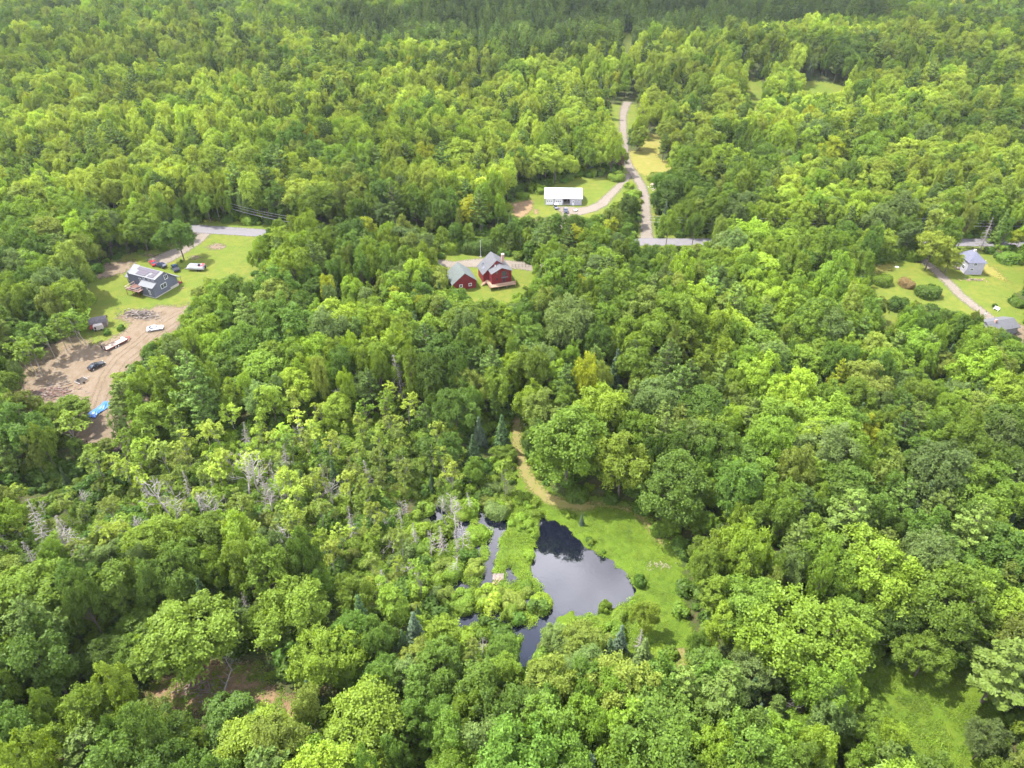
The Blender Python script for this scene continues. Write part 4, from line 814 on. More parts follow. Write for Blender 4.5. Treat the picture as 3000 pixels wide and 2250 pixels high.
LANDM = [('the pond', GT(1250, 1230)), ('the red house', GT(1075, 610)), ('the red garage', GT(995, 610)), ('the grey house', GT(345, 620)), ('the white garage', GT(1217, 430)), ('the small white house', GT(2100, 590)), ('the blue tarp', GT(216, 886)),
    ('the lower left bare glade', GT(470, 1490)), ('the bottom right glade', GT(2000, 1560)), ('the footpath bend', GT(1130, 1000)), ('the flooded marsh', GT(1000, 1240)), ('the large layered pine', G(1838, 1115, 11)), ('the white branching dead tree', GT(372, 1120)),
    ('the grey dead spruce', GT(872, 868)), ('the pale yellow pine', G(1812, 815, 9)), ('the meadow foot', GT(1470, 1430)), ('the yellow tree', G(787, 495, 7)), ('the bleached lone dead tree', GT(633, 1200)), ('the big spreading pine', G(2175, 1440, 10)), ('the bottom left corner', GT(60, 1620)),
    ('the very large bright crown', G(1720, 1370, 10)), ('the black car', GT(209, 793)), ('the white car', GT(337, 712)), ('the grey shed', GT(215, 695)), ('the gravel drive junction', GT(1365, 375)), ('the bottom centre edge', GT(1000, 1640)), ('the road at the left', GT(500, 500)), ('the dark tall tree by the meadow', G(1420, 1060, 9)), ('the black pole by the road', GT(1534, 525))]
LP = np.array([p[1] for p in LANDM])
ORD = ['nearest', 'second', 'third', 'fourth', 'fifth', 'sixth', 'seventh', 'eighth', 'ninth', 'tenth', 'eleventh', 'twelfth', 'thirteenth', 'fourteenth', 'fifteenth', 'sixteenth', 'seventeenth', 'eighteenth', 'nineteenth', 'twentieth'] + ['twenty-' + q_ for q_ in ('first', 'second', 'third', 'fourth', 'fifth', 'sixth', 'seventh', 'eighth', 'ninth')]
def label_set(idx, noun, adj, X=None, Y=None):
    X = globals()['X'] if X is None else X; Y = globals()['Y'] if Y is None else Y
    """one label per tree: what it looks like, and its order outward from the nearest landmark on one side"""
    grp = {}
    for i in idx:
        d = np.hypot(LP[:, 0] - X[i], LP[:, 1] - Y[i]); j = int(d.argmin()); dx, dy = X[i] - LP[j, 0], Y[i] - LP[j, 1]
        side = ('right of' if dx > 0 else 'left of') if abs(dx) > abs(dy) else ('behind' if dy > 0 else 'in front of')
        grp.setdefault((j, side, adj(i)), []).append((d[j], i))
    out = {}
    for (j, side, a), l in grp.items():
        for k, (_, i) in enumerate(sorted(l)):
            out[i] = f"{a} {noun}, {ORD[min(k, len(ORD) - 1)]} one {side} {LANDM[j][0]}"
    return out
TW = {'lime': 'lime green', 'bright': 'bright green', 'mid': 'green', 'deep': 'deep green', 'olive': 'olive green', 'greyish': 'grey green', 'yellow': 'golden', 'pine': 'dark green', 'palepine': 'pale green', 'spruce': 'dark', 'blue': 'bluish', 'herb': 'vivid green', 'herbdark': 'dark green'}
H0 = {'tree': 14, 'tall': 15, 'slender': 10, 'pine': 17, 'spruce': 12}; R0 = {'tree': 5.3, 'tall': 3.4, 'slender': 2.1, 'pine': 4.7, 'spruce': 2.3}
for i_, l_ in label_set(range(len(SMALLO)), 'dead tree', lambda i: 'bare ' + ('taller' if SMALLO[i].scale[0] > .7 else 'short'), [p[0] for p in SMALLD], [p[1] for p in SMALLD]).items(): SMALLO[i_]['label'] = l_
for i_, l_ in label_set(range(len(ROADO)), 'roadside bush', lambda i: 'leafy green', [p[0] for p in ROADB], [p[1] for p in ROADB]).items(): ROADO[i_]['label'] = l_
def sizeword(i): return 'big' if h[i] > 14.5 else ('small' if h[i] < 9 else '')
CAPS = [(('tree', 'tall'), 'broadleaf_tree', 'tree', 300 - sum(1 for q_ in HERO if q_[6] == 'broadleaf_tree'), 'round broadleaf trees of the near wood'), (('slender',), 'slender_tree', 'slender tree', 170, 'slender trees of the swamp wood'),
        (('pine',), 'pine_tree', 'pine tree', 110, 'pines scattered through the wood'), (('spruce',), 'spruce_tree', 'spruce', 110, 'spruces scattered through the wood')]
single = np.zeros(len(X), bool)
for kinds, name, cat, cap, grp in CAPS:
    idx = [i for i in np.argsort(-size) if kind[i] in kinds and vis[i]][:cap]; single[idx] = True
    lab = label_set(idx, {'tree': 'broadleaf tree', 'slender tree': 'slender tree', 'pine tree': 'pine', 'spruce': 'spruce'}[cat], lambda i: (sizeword(i) + ' ' + ('narrow ' if kind[i] == 'tall' else '') + TW[TONE[i]]).strip())
    for i in idx:
        s = h[i] / H0[kind[i]]; plant(kind[i], X[i], Y[i], s, TONE[i], 1000 + int(i), name, lab[i], cat, grp, sxy=(r[i] / R0[kind[i]]) / s)

# the rest of the wood: one object, instanced on points
def stuff(name, label, pts, pid, scl, rot, protos):
    pc = bpy.data.collections.new(name + '_sources')
    for (me, bark_me, V, T, bk), tone in protos:
        if T is not None:
            VV = np.concatenate([V, T[0]]); nq = len(V) // 4; F = np.concatenate([np.arange(nq * 4).reshape(nq, 4), T[1] + len(V)]); mm = mesh_np(name, VV, F, [LEAF[tone], bk], mi=[0] * nq + [1] * len(T[1]))
        else: mm = mesh_np(name, V, np.arange(len(V)).reshape(-1, 4), [LEAF[tone]])
        o = bpy.data.objects.new(name, mm); pc.objects.link(o)
    for i, o in enumerate(list(pc.objects)): o.name = '%s.%03d' % (name, i + 500)
    me = bpy.data.meshes.new(name); me.vertices.add(len(pts)); me.vertices.foreach_set('co', np.asarray(pts, np.float32).ravel())
    a = me.attributes.new('pid', 'INT', 'POINT'); a.data.foreach_set('value', np.asarray(pid, np.int32))
    a = me.attributes.new('scl', 'FLOAT_VECTOR', 'POINT'); a.data.foreach_set('vector', np.asarray(scl, np.float32).ravel())
    a = me.attributes.new('rot', 'FLOAT_VECTOR', 'POINT'); a.data.foreach_set('vector', np.asarray(rot, np.float32).ravel())
    ob = link(name, me); ng = bpy.data.node_groups.new(name, 'GeometryNodeTree')
    ng.interface.new_socket('Geometry', in_out='INPUT', socket_type='NodeSocketGeometry'); ng.interface.new_socket('Geometry', in_out='OUTPUT', socket_type='NodeSocketGeometry')
    gi, go = ng.nodes.new('NodeGroupInput'), ng.nodes.new('NodeGroupOutput'); ci = ng.nodes.new('GeometryNodeCollectionInfo'); ci.inputs['Collection'].default_value = pc; ci.inputs['Separate Children'].default_value = True; ci.inputs['Reset Children'].default_value = True
    iop = ng.nodes.new('GeometryNodeInstanceOnPoints'); iop.inputs['Pick Instance'].default_value = True
    def att(n, t_):
        x = ng.nodes.new('GeometryNodeInputNamedAttribute'); x.data_type = t_; x.inputs['Name'].default_value = n; return x.outputs['Attribute']
    K = ng.links.new; K(gi.outputs[0], iop.inputs['Points']); K(ci.outputs[0], iop.inputs['Instance']); K(att('pid', 'INT'), iop.inputs['Instance Index']); K(att('rot', 'FLOAT_VECTOR'), iop.inputs['Rotation']); K(att('scl', 'FLOAT_VECTOR'), iop.inputs['Scale']); K(iop.outputs[0], go.inputs[0])
    md = ob.modifiers.new('scatter', 'NODES'); md.node_group = ng
    return tag(ob, label, name.replace('_', ' '), kind='stuff')
def make_stuff(name, label, idx, kinds, protos_for):
    keys = {}; protos = []; pid = []
    for i in idx:
        k, tn = kind[i], TONE[i]; n = len(PRO[k]) if k != 'tree' else 6; key = (k, tn, int(rs.randint(n)) % n)
        if key not in keys: keys[key] = len(protos); protos.append((PRO[k][key[2]], tn))
        pid.append(keys[key])
    s = np.array([h[i] / H0[kind[i]] for i in idx]); sx = np.array([r[i] / R0[kind[i]] for i in idx])
    stuff(name, label, np.stack([X[idx], Y[idx], Z[idx] - .05], 1), pid, np.stack([sx, sx, s], 1), np.stack([np.zeros(len(idx)), np.zeros(len(idx)), rs.uniform(0, 6.28, len(idx))], 1), protos)
rest = np.where(~single)[0]
isc = np.isin(kind[rest], ['pine', 'spruce'])
make_stuff('broadleaf_forest', 'endless green broadleaf wood filling the middle distance and background', rest[~isc], None, None)
make_stuff('conifer_forest', 'dark pines and spruces mixed into the far wood', rest[isc], None, None)

# undergrowth between the trunks
U = candidates(44, 335, 3.1); U = U[rs.rand(len(U)) < 0.62]; ux, uy = U[:, 0], U[:, 1]
uh = rs.uniform(1.0, 3.4, len(ux)); ok = ~blocked(ux, uy, 0.6) & (np.maximum.reduce([sdist(p, ux, uy) for p in P_POOLS]) < -0.8); ux, uy, uh = ux[ok], uy[ok], uh[ok]
gap = (sdist(P_GDIRT, ux, uy) > -1) | (sdist(P_GBRUSH, ux, uy) > 0); ux, uy, uh = ux[~gap], uy[~gap], uh[~gap]
uz = terrain(ux, uy); wet = uz < -0.26; ux, uy, uh, uz = ux[~wet], uy[~wet], uh[~wet], uz[~wet]
bad = covers(ux, uy, uz, uh, uh * .7, [k for k in KEEP if k is not V_TARP]); ux, uy, uh, uz = ux[~bad], uy[~bad], uh[~bad], uz[~bad]
ms = sdist(P_SWAMP, ux, uy) > 0; tsel = np.where(ms, rs.randint(0, 3, len(ux)), rs.randint(1, 4, len(ux)))
protos = [(PRO['shrub'][a], tn) for tn in ('herb', 'mid', 'herbdark', 'deep') for a in range(4)]
s = uh / 2.2
stuff('undergrowth', 'low saplings and brush covering the floor between the trees', np.stack([ux, uy, uz], 1), tsel * 4 + rs.randint(0, 4, len(ux)), np.stack([s * 1.15, s * 1.15, s], 1), np.stack([0 * s, 0 * s, rs.uniform(0, 6.28, len(s))], 1), protos)

# meadow herbs: clumps over the pond meadow, berm, glade and marsh flats
def clumps(poly, sp, prob=1.0):
    lo, hi = poly.min(0), poly.max(0); n = int((hi - lo).prod() / sp ** 2); p = rs.uniform(lo, hi, (n, 2)); p = p[sdist(poly, p[:, 0], p[:, 1]) > 0.1]; return p[rs.rand(len(p)) < prob]
pathd = lambda p: sdist(P_PATHG, p[:, 0], p[:, 1])
ml = []
for poly, sp, prob, hs in ((P_BERM, .6, 1, 1.0), (P_PMEAD, .85, 1, .40), (P_ISLE, 1.0, 1, .9), (P_BR, 1.1, 1, .9), (P_MARSH, .8, .9, 1.1), (P_SWAMP, 1.25, .8, 1.3), (P_LL, 1.0, .75, .8)):
    p = clumps(poly, sp, prob); p = p[pathd(p) < -0.2]; z = terrain(p[:, 0], p[:, 1]); k = z > WATER + 0.015; p, z = p[k], z[k]
    hs_ = hs * rs.uniform(.5, 1.3, len(p)) * (1 + .35 * vnoise(p[:, 0], p[:, 1], 7, 41)); ml.append(np.stack([p[:, 0], p[:, 1], z, hs_], 1))
M = np.concatenate(ml); tn = np.clip((vnoise(M[:, 0], M[:, 1], 9, 42) * 1.0 + rs.normal(size=len(M)) * .6 + 1.0).astype(int), 0, 3)
protos = [(PRO['tuft'][a], t_) for t_ in ('mid', 'herb', 'herb', 'bright') for a in range(4)]
stuff('meadow_plants', 'knee high weeds and grasses of the pond meadow and marsh', M[:, :3], tn * 4 + rs.randint(0, 4, len(M)), np.stack([.7 + .35 * M[:, 3], .7 + .35 * M[:, 3], M[:, 3]], 1), np.stack([0 * M[:, 0], 0 * M[:, 0], rs.uniform(0, 6.28, len(M))], 1), protos)

# countable bushes of the marsh, the berm and the lawns' edges
BX = []
for poly, sp, lo_, hi_, tones in ((P_BERM, 4.2, .9, 1.9, ('herb', 'herb', 'mid')), (P_MARSH, 3.7, 1.2, 2.9, ('herb', 'mid', 'olive')), (P_ISLE, 4.5, 1.4, 3.2, ('mid', 'olive', 'herb')), (WP([(1175, 1108), (1250, 1110), (1262, 1150), (1300, 1185), (1380, 1245), (1400, 1290), (1385, 1300), (1345, 1240), (1300, 1206), (1250, 1172), (1215, 1130)]), 1.7, .5, 1.3, ('herb', 'herbdark')),
        (WP([(1345, 400), (1385, 410), (1388, 440), (1300, 470), (1270, 480), (1290, 462), (1330, 436)]), 5, 1.0, 3.0, ('olive', 'mid', 'herb')), (P_SWAMP, 5.5, 1.4, 3.5, ('mid', 'herb', 'olive', 'greyish'))):
    p = clumps(poly, sp); 
    for x_, y_ in p: BX.append((x_, y_, rs.uniform(lo_, hi_), tones[rs.randint(len(tones))]))
bx = np.array([(b_[0], b_[1], b_[2]) for b_ in BX]); bz = terrain(bx[:, 0], bx[:, 1]); wd = np.maximum.reduce([sdist(p, bx[:, 0], bx[:, 1]) for p in P_POOLS + [P_CHAN, P_POND]])
okb = (bz > WATER - .12) & (wd < -0.5) & (pathd(bx[:, :2]) < -1) & ~covers(bx[:, 0], bx[:, 1], bz, bx[:, 2], bx[:, 2] * .6, [V_POND, V_CHAN] + V_POOLS[:2])
X = np.where(okb, bx[:, 0], 1e6); Y = bx[:, 1]; bi = list(rs.permutation(np.where(okb)[0])[:200])
lab = label_set(bi, 'bush', lambda i: ('low ' if BX[i][2] < 1.4 else 'tall ' if BX[i][2] > 2.6 else 'round ') + TW[BX[i][3]])
for i in bi:
    big = BX[i][2] > 2.0; s = BX[i][2] / (3.4 if big else 2.2)
    plant('bigbush' if big else 'shrub', bx[i, 0], bx[i, 1], s, BX[i][3], 7000 + int(i), 'bush', lab[i], 'bush', 'bushes of the marsh and pond banks', sxy=1.1, parts=('foliage', 'stems'))
print("trees single", single.sum(), "rest", len(rest), "undergrowth", len(ux), "meadow", len(M), "bushes", len(bi))

# ------------------------------------------------------------------ buildings
def paint(name, c, **k): return mat(name, c, 0.7, noise=k.get('noise', 1.2), col2=k.get('col2', [x * 0.88 for x in c]))
M_GREYW = paint('grey_siding', (0.090, 0.098, 0.132)); M_ROOFL = paint('light_metal_roof', (0.118, 0.125, 0.135)); M_SOLAR = mat('solar_glass', (0.035, 0.028, 0.045), 0.6, spec=0.3)
M_CONC = paint('concrete', (0.36, 0.34, 0.30)); M_RED = paint('red_siding', (0.155, 0.012, 0.015), noise=1.6, col2=(0.115, 0.010, 0.012)); M_SHING = mat('grey_shingle', (0.09, 0.092, 0.10), 0.9, noise=2.0, col2=(0.066, 0.068, 0.075)); M_SHING2 = mat('green_grey_shingle', (0.098, 0.112, 0.108), 0.9, noise=2.0, col2=(0.07, 0.084, 0.08))
M_WROOF = paint('white_metal_roof', (0.42, 0.44, 0.47), col2=(0.37, 0.39, 0.43)); M_WSID = paint('pale_siding', (0.31, 0.305, 0.36)); M_DARK = mat('dark_interior', (0.02, 0.02, 0.025), 0.9); M_BRICK = mat('chimney_brick', (0.28, 0.16, 0.13), 0.9, noise=6.0, col2=(0.36, 0.25, 0.21))
M_SLATE = mat('slate_blue_shingle', (0.105, 0.11, 0.15), 0.85, noise=2.0, col2=(0.08, 0.084, 0.115)); M_REDB = paint('dark_red_paint', (0.20, 0.03, 0.03)); M_STEEL = mat('galvanised_steel', (0.35, 0.35, 0.36), 0.45, metal=0.6)

def window(parent, side, c, s0, s1, z0, z1, m=None, frame=0.10, mull=True, pane=None):
    """side 'f': wall on plane y=c facing -y ; 'l': wall on plane x=c facing -x ; 'r': plane x=c facing +x"""
    f = MB(); g = MB()
    def bx(mb, a0, a1, za, zb, d0, d1):
        if side == 'f': mb.box(a0, a1, c - d1, c - d0, za, zb)
        elif side == 'l': mb.box(c - d1, c - d0, a0, a1, za, zb)
        else: mb.box(c + d0, c + d1, a0, a1, za, zb)
    bx(f, s0, s0 + frame, z0, z1, 0.0, .07); bx(f, s1 - frame, s1, z0, z1, 0.0, .07); bx(f, s0 + frame, s1 - frame, z0, z0 + frame, 0.0, .07); bx(f, s0 + frame, s1 - frame, z1 - frame, z1, 0.0, .07)
    if mull: mid = (s0 + s1) / 2; bx(f, mid - .03, mid + .03, z0 + frame, z1 - frame, 0.0, .06)
    bx(g, s0 + frame, s1 - frame, z0 + frame, z1 - frame, -0.01, .03)
    w_ = f.build('window', m or WHITE, parent); g.build('pane', pane or GLASS, w_); return w_
def railing(mb, pts, z0, z1, gap=0.35, thick=0.05):
    for (x0, y0), (x1, y1) in zip(pts[:-1], pts[1:]):
        L_ = math.hypot(x1 - x0, y1 - y0); mb.tube((x0, y0, z1), (x1, y1, z1), thick, n=4); mb.tube((x0, y0, z0 + .1), (x1, y1, z0 + .1), thick * .7, n=4)
        n = max(1, int(L_ / gap))
        for i in range(n + 1): f = i / n; mb.tube((x0 + (x1 - x0) * f, y0 + (y1 - y0) * f, z0), (x0 + (x1 - x0) * f, y0 + (y1 - y0) * f, z1), 0.025 if 0 < i < n else 0.06, n=4)

# grey house ---------------------------------------------------------
A = GT(336.8, 645.0); gh = empty('grey_house', (A[0], A[1], 0), R(66), 'grey sided house with solar panels on its pale metal roof and a side deck', 'house')
W_, Lh = 10.1, 12.6
MB().prism([(0, .35), (W_, .35), (W_, 2.95), (5.6, 7.05), (1.9, 6.15), (1.9, 5.0), (0, 4.15)], 'y', 0, 5.6).build('wall', M_GREYW, gh)
MB().prism([(1.9, .35), (W_, .35), (W_, 2.95), (5.6, 7.05), (1.9, 6.15)], 'y', 5.6, Lh).build('wall', M_GREYW, gh)
MB().prism([(3.2, .35), (8.0, .35), (8.0, 4.7), (7.0, 5.1), (3.2, 3.7)], 'y', Lh, 15.2).build('wall', M_GREYW, gh)
MB().box(-.04, W_ + .04, -.04, 5.6, -0.6, .35).box(6.6, W_ + .05, -.06, -.04, .35, .95).box(1.9, W_ + .04, 5.6, Lh, -0.6, .35).build('foundation', M_CONC, gh)
MB().slab([(1.45, -.4, 6.22), (5.62, -.4, 7.25), (5.62, Lh + .3, 7.25), (1.45, Lh - 1.4, 6.22)], .14).build('roof', M_ROOFL, gh)
MB().slab([(5.62, -.4, 7.25), (W_ + .65, -.4, 2.72), (W_ + .65, Lh + .3, 2.72), (5.62, Lh + .3, 7.25)], .14).build('roof', M_ROOFL, gh)
MB().slab([(-.55, -.4, 3.95), (2.0, -.4, 5.15), (2.0, 5.9, 5.15), (-.55, 5.9, 3.95)], .12).build('roof', M_ROOFL, gh)
MB().slab([(2.6, 9.6, 3.55), (5.4, 9.6, 5.35), (7.6, Lh + .1, 6.1), (7.6, 15.5, 6.1), (2.6, 15.5, 3.55)], .12).build('roof', M_ROOFL, gh)
MB().slab([(W_ + .66, 1.0, 2.9), (W_ + 1.9, .2, 2.45), (W_ + 1.9, 8.6, 2.45), (W_ + .66, 8.6, 2.9)], .10).build('porch_roof', M_ROOFL, gh)
pm = MB()
for yy in (.4, 4.4, 8.4): pm.tube((W_ + 1.75, yy, 0), (W_ + 1.75, yy, 2.42), .07)
pm.box(W_ + .05, W_ + 1.9, .3, 8.5, 0, .35).build('porch', M_REDB, gh)
def onroof(a, b_): return (a, b_, 6.22 + (a - 1.45) * (7.25 - 6.22) / (5.62 - 1.45))
for (a0, a1, b0, b1) in [(1.95, 2.85, 1.0, 3.4), (1.95, 2.85, 4.4, 8.6), (2.9, 3.95, 1.0, 2.7), (2.9, 3.95, 4.1, 8.6), (4.0, 5.3, 1.0, 5.6), (4.0, 5.3, 5.65, 9.9)]:
    pts = [onroof(a0, b0), onroof(a1, b0), onroof(a1, b1), onroof(a0, b1)]; MB().slab([(p[0], p[1], p[2] + .12) for p in pts], .06).build('solar_panel', M_SOLAR, gh)
window(gh, 'f', 0, 5.4, 6.8, 4.35, 5.9); window(gh, 'f', 0, 3.1, 5.5, 1.95, 3.5)
window(gh, 'l', 0, 1.6, 2.3, .95, 2.6); window(gh, 'l', 0, 2.3, 3.0, 2.9, 3.8)
for b0 in (.9, 2.8, 4.7): window(gh, 'l', 1.9, b0, b0 + .9, 5.25, 6.0, mull=False)
window(gh, 'l', 1.9, 6.6, 7.6, 3.0, 5.2); window(gh, 'l', 3.2, 12.8, 14.8, 1.9, 3.3)
MB().box(-2.0, 1.88, 4.75 + .9, 10.5, 2.05, 2.25).box(-2.0, -.05, 4.75, 5.65, 2.05, 2.25).build('deck', mat('brown_deck', (.14, .07, .055), .8, noise=3, col2=(.10, .05, .04)), gh)
dk = MB(); railing(dk, [(-.05, 4.75), (-2.0, 4.75), (-2.0, 10.5), (1.85, 10.5)], 2.25, 3.2, 0.5, .07); dk.build('railing', mat('pale_pink_rail', (0.42, 0.32, 0.29), .7), gh)
dp = MB()
for x_, y_ in ((-1.9, 4.9), (-1.9, 7.6), (-1.9, 10.4), (1.2, 10.4)): dp.tube((x_, y_, -.3), (x_, y_, 2.05), .08)
dp.build('deck_post', M_REDB, gh)
MB().box(-1.2, .2, 6.2, 7.0, 2.26, 2.75).box(-1.5, -.9, 7.4, 9.2, 2.26, 2.7).build('deck_seat', M_DARK, gh)
# boards leaning beside it
def local(o, x, y): 
    a = o.rotation_euler[2]; return (o.location[0] + x * math.cos(a) - y * math.sin(a), o.location[1] + x * math.sin(a) + y * math.cos(a))
bd = MB(); rg = random.Random(4)
for i in range(9): bd.box(-.12 + rg.uniform(-.7, .7), .1 + rg.uniform(-.7, .7) + .2, -.9 + i * .25, -.75 + i * .25, .08 + .02 * i, .12 + .02 * i)
X0 = GT(391, 626); tag(bd.build('board_pile', WOODP, None, loc=(X0[0], X0[1], 0)), 'small heap of pale boards beside the grey house corner', 'board pile')

# red garage ---------------------------------------------------------
A = GT(999.7, 626.1); rg_ = empty('red_garage', (A[0], A[1], 0), R(19), 'red garage with a grey green gable roof left of the red house', 'garage')
MB().prism([(-3.3, -.2), (4.7, -.2), (4.7, 2.9), (.85, 6.0), (-3.3, 2.65)], 'y', 0, 8.4).build('wall', M_RED, rg_)
MB().slab([(-3.75, -.35, 2.42), (.85, -.35, 6.16), (.85, 8.8, 6.16), (-3.75, 8.8, 2.42)], .12).build('roof', M_SHING2, rg_)
MB().slab([(.85, -.35, 6.16), (5.15, -.35, 2.68), (5.15, 8.8, 2.68), (.85, 8.8, 6.16)], .12).build('roof', M_SHING2, rg_)
window(rg_, 'f', 0, 2.1, 3.2, 1.0, 2.1, frame=.16); window(rg_, 'f', 0, -1.1, 0, 1.0, 2.1, frame=.16)
MB().box(-3.34, -3.3, 2.0, 5.0, 0, 2.2).build('garage_door', M_REDB, rg_)
# red house ----------------------------------------------------------
A = G(1062.4, 614.7, 1.2); rh = empty('red_house', (A[0], A[1], 0), R(18), 'red two storey house with grey shingle roofs, brick chimney and wrap round deck', 'house')
MB().prism([(0, -.2), (6.95, -.2), (6.95, 5.4), (3.5, 6.85), (0, 5.2)], 'y', 0, 3.4).build('wall', M_RED, rh)
MB().prism([(-1.9, -.2), (7.0, -.2), (7.0, 5.0), (2.8, 8.1), (-1.9, 3.7)], 'y', 3.4, 10.0).build('wall', M_RED, rh)
MB().slab([(-.3, -.45, 5.18), (3.5, -.45, 7.02), (3.5, 5.2, 7.02), (-.3, 4.4, 5.18)], .12).build('roof', M_SHING, rh)
MB().slab([(3.5, -.45, 7.02), (7.3, -.45, 5.42), (7.3, 3.5, 5.42), (3.5, 4.8, 7.02)], .12).build('roof', M_SHING, rh)
MB().slab([(-2.3, 3.1, 3.5), (2.8, 3.1, 8.28), (2.8, 10.4, 8.28), (-2.3, 10.4, 3.5)], .13).build('roof', M_SHING, rh)
MB().slab([(2.8, 3.1, 8.28), (7.35, 3.1, 4.95), (7.35, 10.4, 4.95), (2.8, 10.4, 8.28)], .13).build('roof', M_SHING, rh)
def roofz(a): return 3.5 + (a + 2.3) * (8.28 - 3.5) / 5.1
for (a0, b0) in ((-1.4, 5.6), (-1.0, 7.8)): MB().slab([(a0, b0, roofz(a0) + .1), (a0 + .7, b0, roofz(a0 + .7) + .1), (a0 + .7, b0 + 1.1, roofz(a0 + .7) + .1), (a0, b0 + 1.1, roofz(a0) + .1)], .08).build('skylight', GLASS, rh)
MB().box(5.0, 5.9, 4.6, 5.4, 4.5, 9.3).build('chimney', M_BRICK, rh); MB().box(4.95, 5.95, 4.55, 5.45, 9.3, 9.42).build('chimney_cap', M_CONC, rh)
MB().tube((2.0, 2.5, 6.2), (2.0, 2.5, 7.0), .1).build('vent_pipe', WHITE, rh)
window(rh, 'f', 0, 3.6, 5.2, 3.85, 5.5, m=mat('dark_frame', (.05, .06, .06), .6), mull=False); window(rh, 'f', 0, 1.6, 2.1, 4.9, 5.6, m=LEAF['dead'], mull=False); window(rh, 'f', 0, 1.5, 2.1, 2.75, 3.25, m=M_DARK, mull=False)
MB().box(3.9, 4.7, -.05, 0, 1.3, 3.25).build('door', GLASS, rh); MB().box(3.2, 5.6, -.75, -.02, 3.42, 3.5).build('door_canopy', M_SHING, rh); window(rh, 'l', 0, .8, 1.6, 2.2, 3.2, m=M_RED)
MB().box(-1.25, 7.9, -2.3, -.02, 1.12, 1.28).box(-1.25, -.02, -.02, 3.4, 1.12, 1.28).build('deck', WOODP, rh)
dk = MB(); railing(dk, [(-1.2, 2.0), (-1.2, -2.25), (7.85, -2.25), (7.85, -.3)], 1.28, 2.2, .4, .06); dk.build('railing', WOODP, rh)
for x_ in (-1.1, 1.8, 4.7, 7.7): MB().tube((x_, -2.15, -.3), (x_, -2.15, 1.12), .09).build('deck_post', WOODP, rh)
st = MB()
for i in range(6): st.box(-1.25 - .28 * (i + 1), -1.25 - .28 * i, 2.2, 3.4, 1.0 - .18 * i, 1.08 - .18 * i)
railing(st, [(-1.25, 2.2), (-2.9, 2.2)], .4, 1.4, .4); st.build('stairs', WOODP, rh)
fz = empty('wire_fence', (0, 0, 0), 0, 'thin dark wire fence on the lawn right of the red house', 'fence'); p0, p1 = GT(1106, 580), GT(1150, 579)
for i in range(7):
    f = i / 6; x_, y_ = p0[0] + (p1[0] - p0[0]) * f, p0[1] + (p1[1] - p0[1]) * f + .5; MB().tube((x_, y_, 0), (x_, y_, 1.5), .05, n=5).build('post', M_DARK, fz)
ra = MB()
for z_ in (.5, 1.0, 1.4): ra.tube((p0[0], p0[1] + .5, z_), (p1[0], p1[1] + .5, z_), .025, n=4)
ra.build('rail', M_DARK, fz)
X0 = GT(1038.3, 554.7); fp = empty('flagpole', (X0[0], X0[1], 0), 0, 'thin white flagpole on the grass behind the red house', 'flagpole'); MB().tube((0, 0, 0), (0, 0, 6.2), .07, .04, 8).build('pole', WHITE, fp); MB().tube((0, 0, 0), (0, 0, .12), .5, n=12).build('base', M_CONC, fp); MB().blob((0, 0, 6.28), (.12, .12, .12), 1).build('finial', WHITE, fp)

# white garage -------------------------------------------------------
A = GT(1177.2, 442.6); wg = empty('white_garage', (A[0], A[1], 0), R(-2.3), 'long pale garage with a white metal roof and one open bay', 'garage')
def strip(x0, x1): return MB().box(x0, x1, 0, .15, 0, 3.0)
wm = MB(); wm.box(0, .35, 0, .15, 0, 3.0); wm.box(3.5, 4.1, 0, .15, 0, 3.0); wm.box(7.2, 7.6, 0, .15, 0, 3.0); wm.box(10.4, 11.35, 0, .15, 0, 3.0); wm.box(12.25, 15.3, 0, .15, 0, 3.0)
wm.box(.35, 3.5, 0, .15, 2.75, 3.0); wm.box(4.1, 7.2, 0, .15, 2.75, 3.0); wm.box(7.6, 10.4, 0, .15, 2.75, 3.0); wm.box(11.35, 12.25, 0, .15, 2.15, 3.0); wm.prism([(.15, 0), (11, 0), (11, 3.0), (5.5, 5.3), (.15, 3.06)], 'x', 0, .15); wm.prism([(.15, 0), (11, 0), (11, 3.0), (5.5, 5.3), (.15, 3.06)], 'x', 15.15, 15.3); wm.box(.15, 15.15, 10.85, 11, 0, 3.0)
wm.build('wall', M_WSID, wg)
MB().slab([(-.35, -.4, 3.02), (15.65, -.4, 3.02), (15.65, 5.5, 5.5), (-.35, 5.5, 5.5)], .12).build('roof', M_WROOF, wg); MB().slab([(-.35, 11.4, 3.02), (-.35, 5.5, 5.5), (15.65, 5.5, 5.5), (15.65, 11.4, 3.02)], .12).build('roof', M_WROOF, wg)
MB().box(.15, 15.15, .15, 10.85, .01, .06).build('floor_slab', M_CONC, wg)
for x0_ in (.4, 4.15):
    g_ = MB()
    for k in range(4): g_.box(x0_, x0_ + 3.05, .02, .08, .02 + .68 * k, .66 + .68 * k)
    gd = g_.build('garage_door', WHITE, wg)
    for k in range(3): MB().box(x0_ + .35 + .85 * k, x0_ + .9 + .85 * k, .0, .03, 1.5, 1.85).build('pane', GLASS, gd)
dd_ = MB().box(11.4, 12.2, .0, .06, .05, 2.1).build('door', WHITE, wg); MB().box(11.55, 12.05, -.02, .01, 1.25, 1.8).build('pane', GLASS, dd_)
window(wg, 'f', 0, 12.5, 13.35, 2.0, 2.7, frame=.1); window(wg, 'f', 0, 13.7, 14.55, 2.0, 2.7, frame=.1)
def tagged(o, l, c): return tag(o, l, c)
ww = local(wg, 8.3, 4.5); it = MB().box(-.9, .9, -.5, .5, .06, 1.0).box(1.4, 2.0, -.4, .4, .06, 1.6); tag(it.build('workbench', WOODD, None, loc=(ww[0], ww[1], 0)), 'shadowy workbench inside the open bay of the white garage', 'workbench')

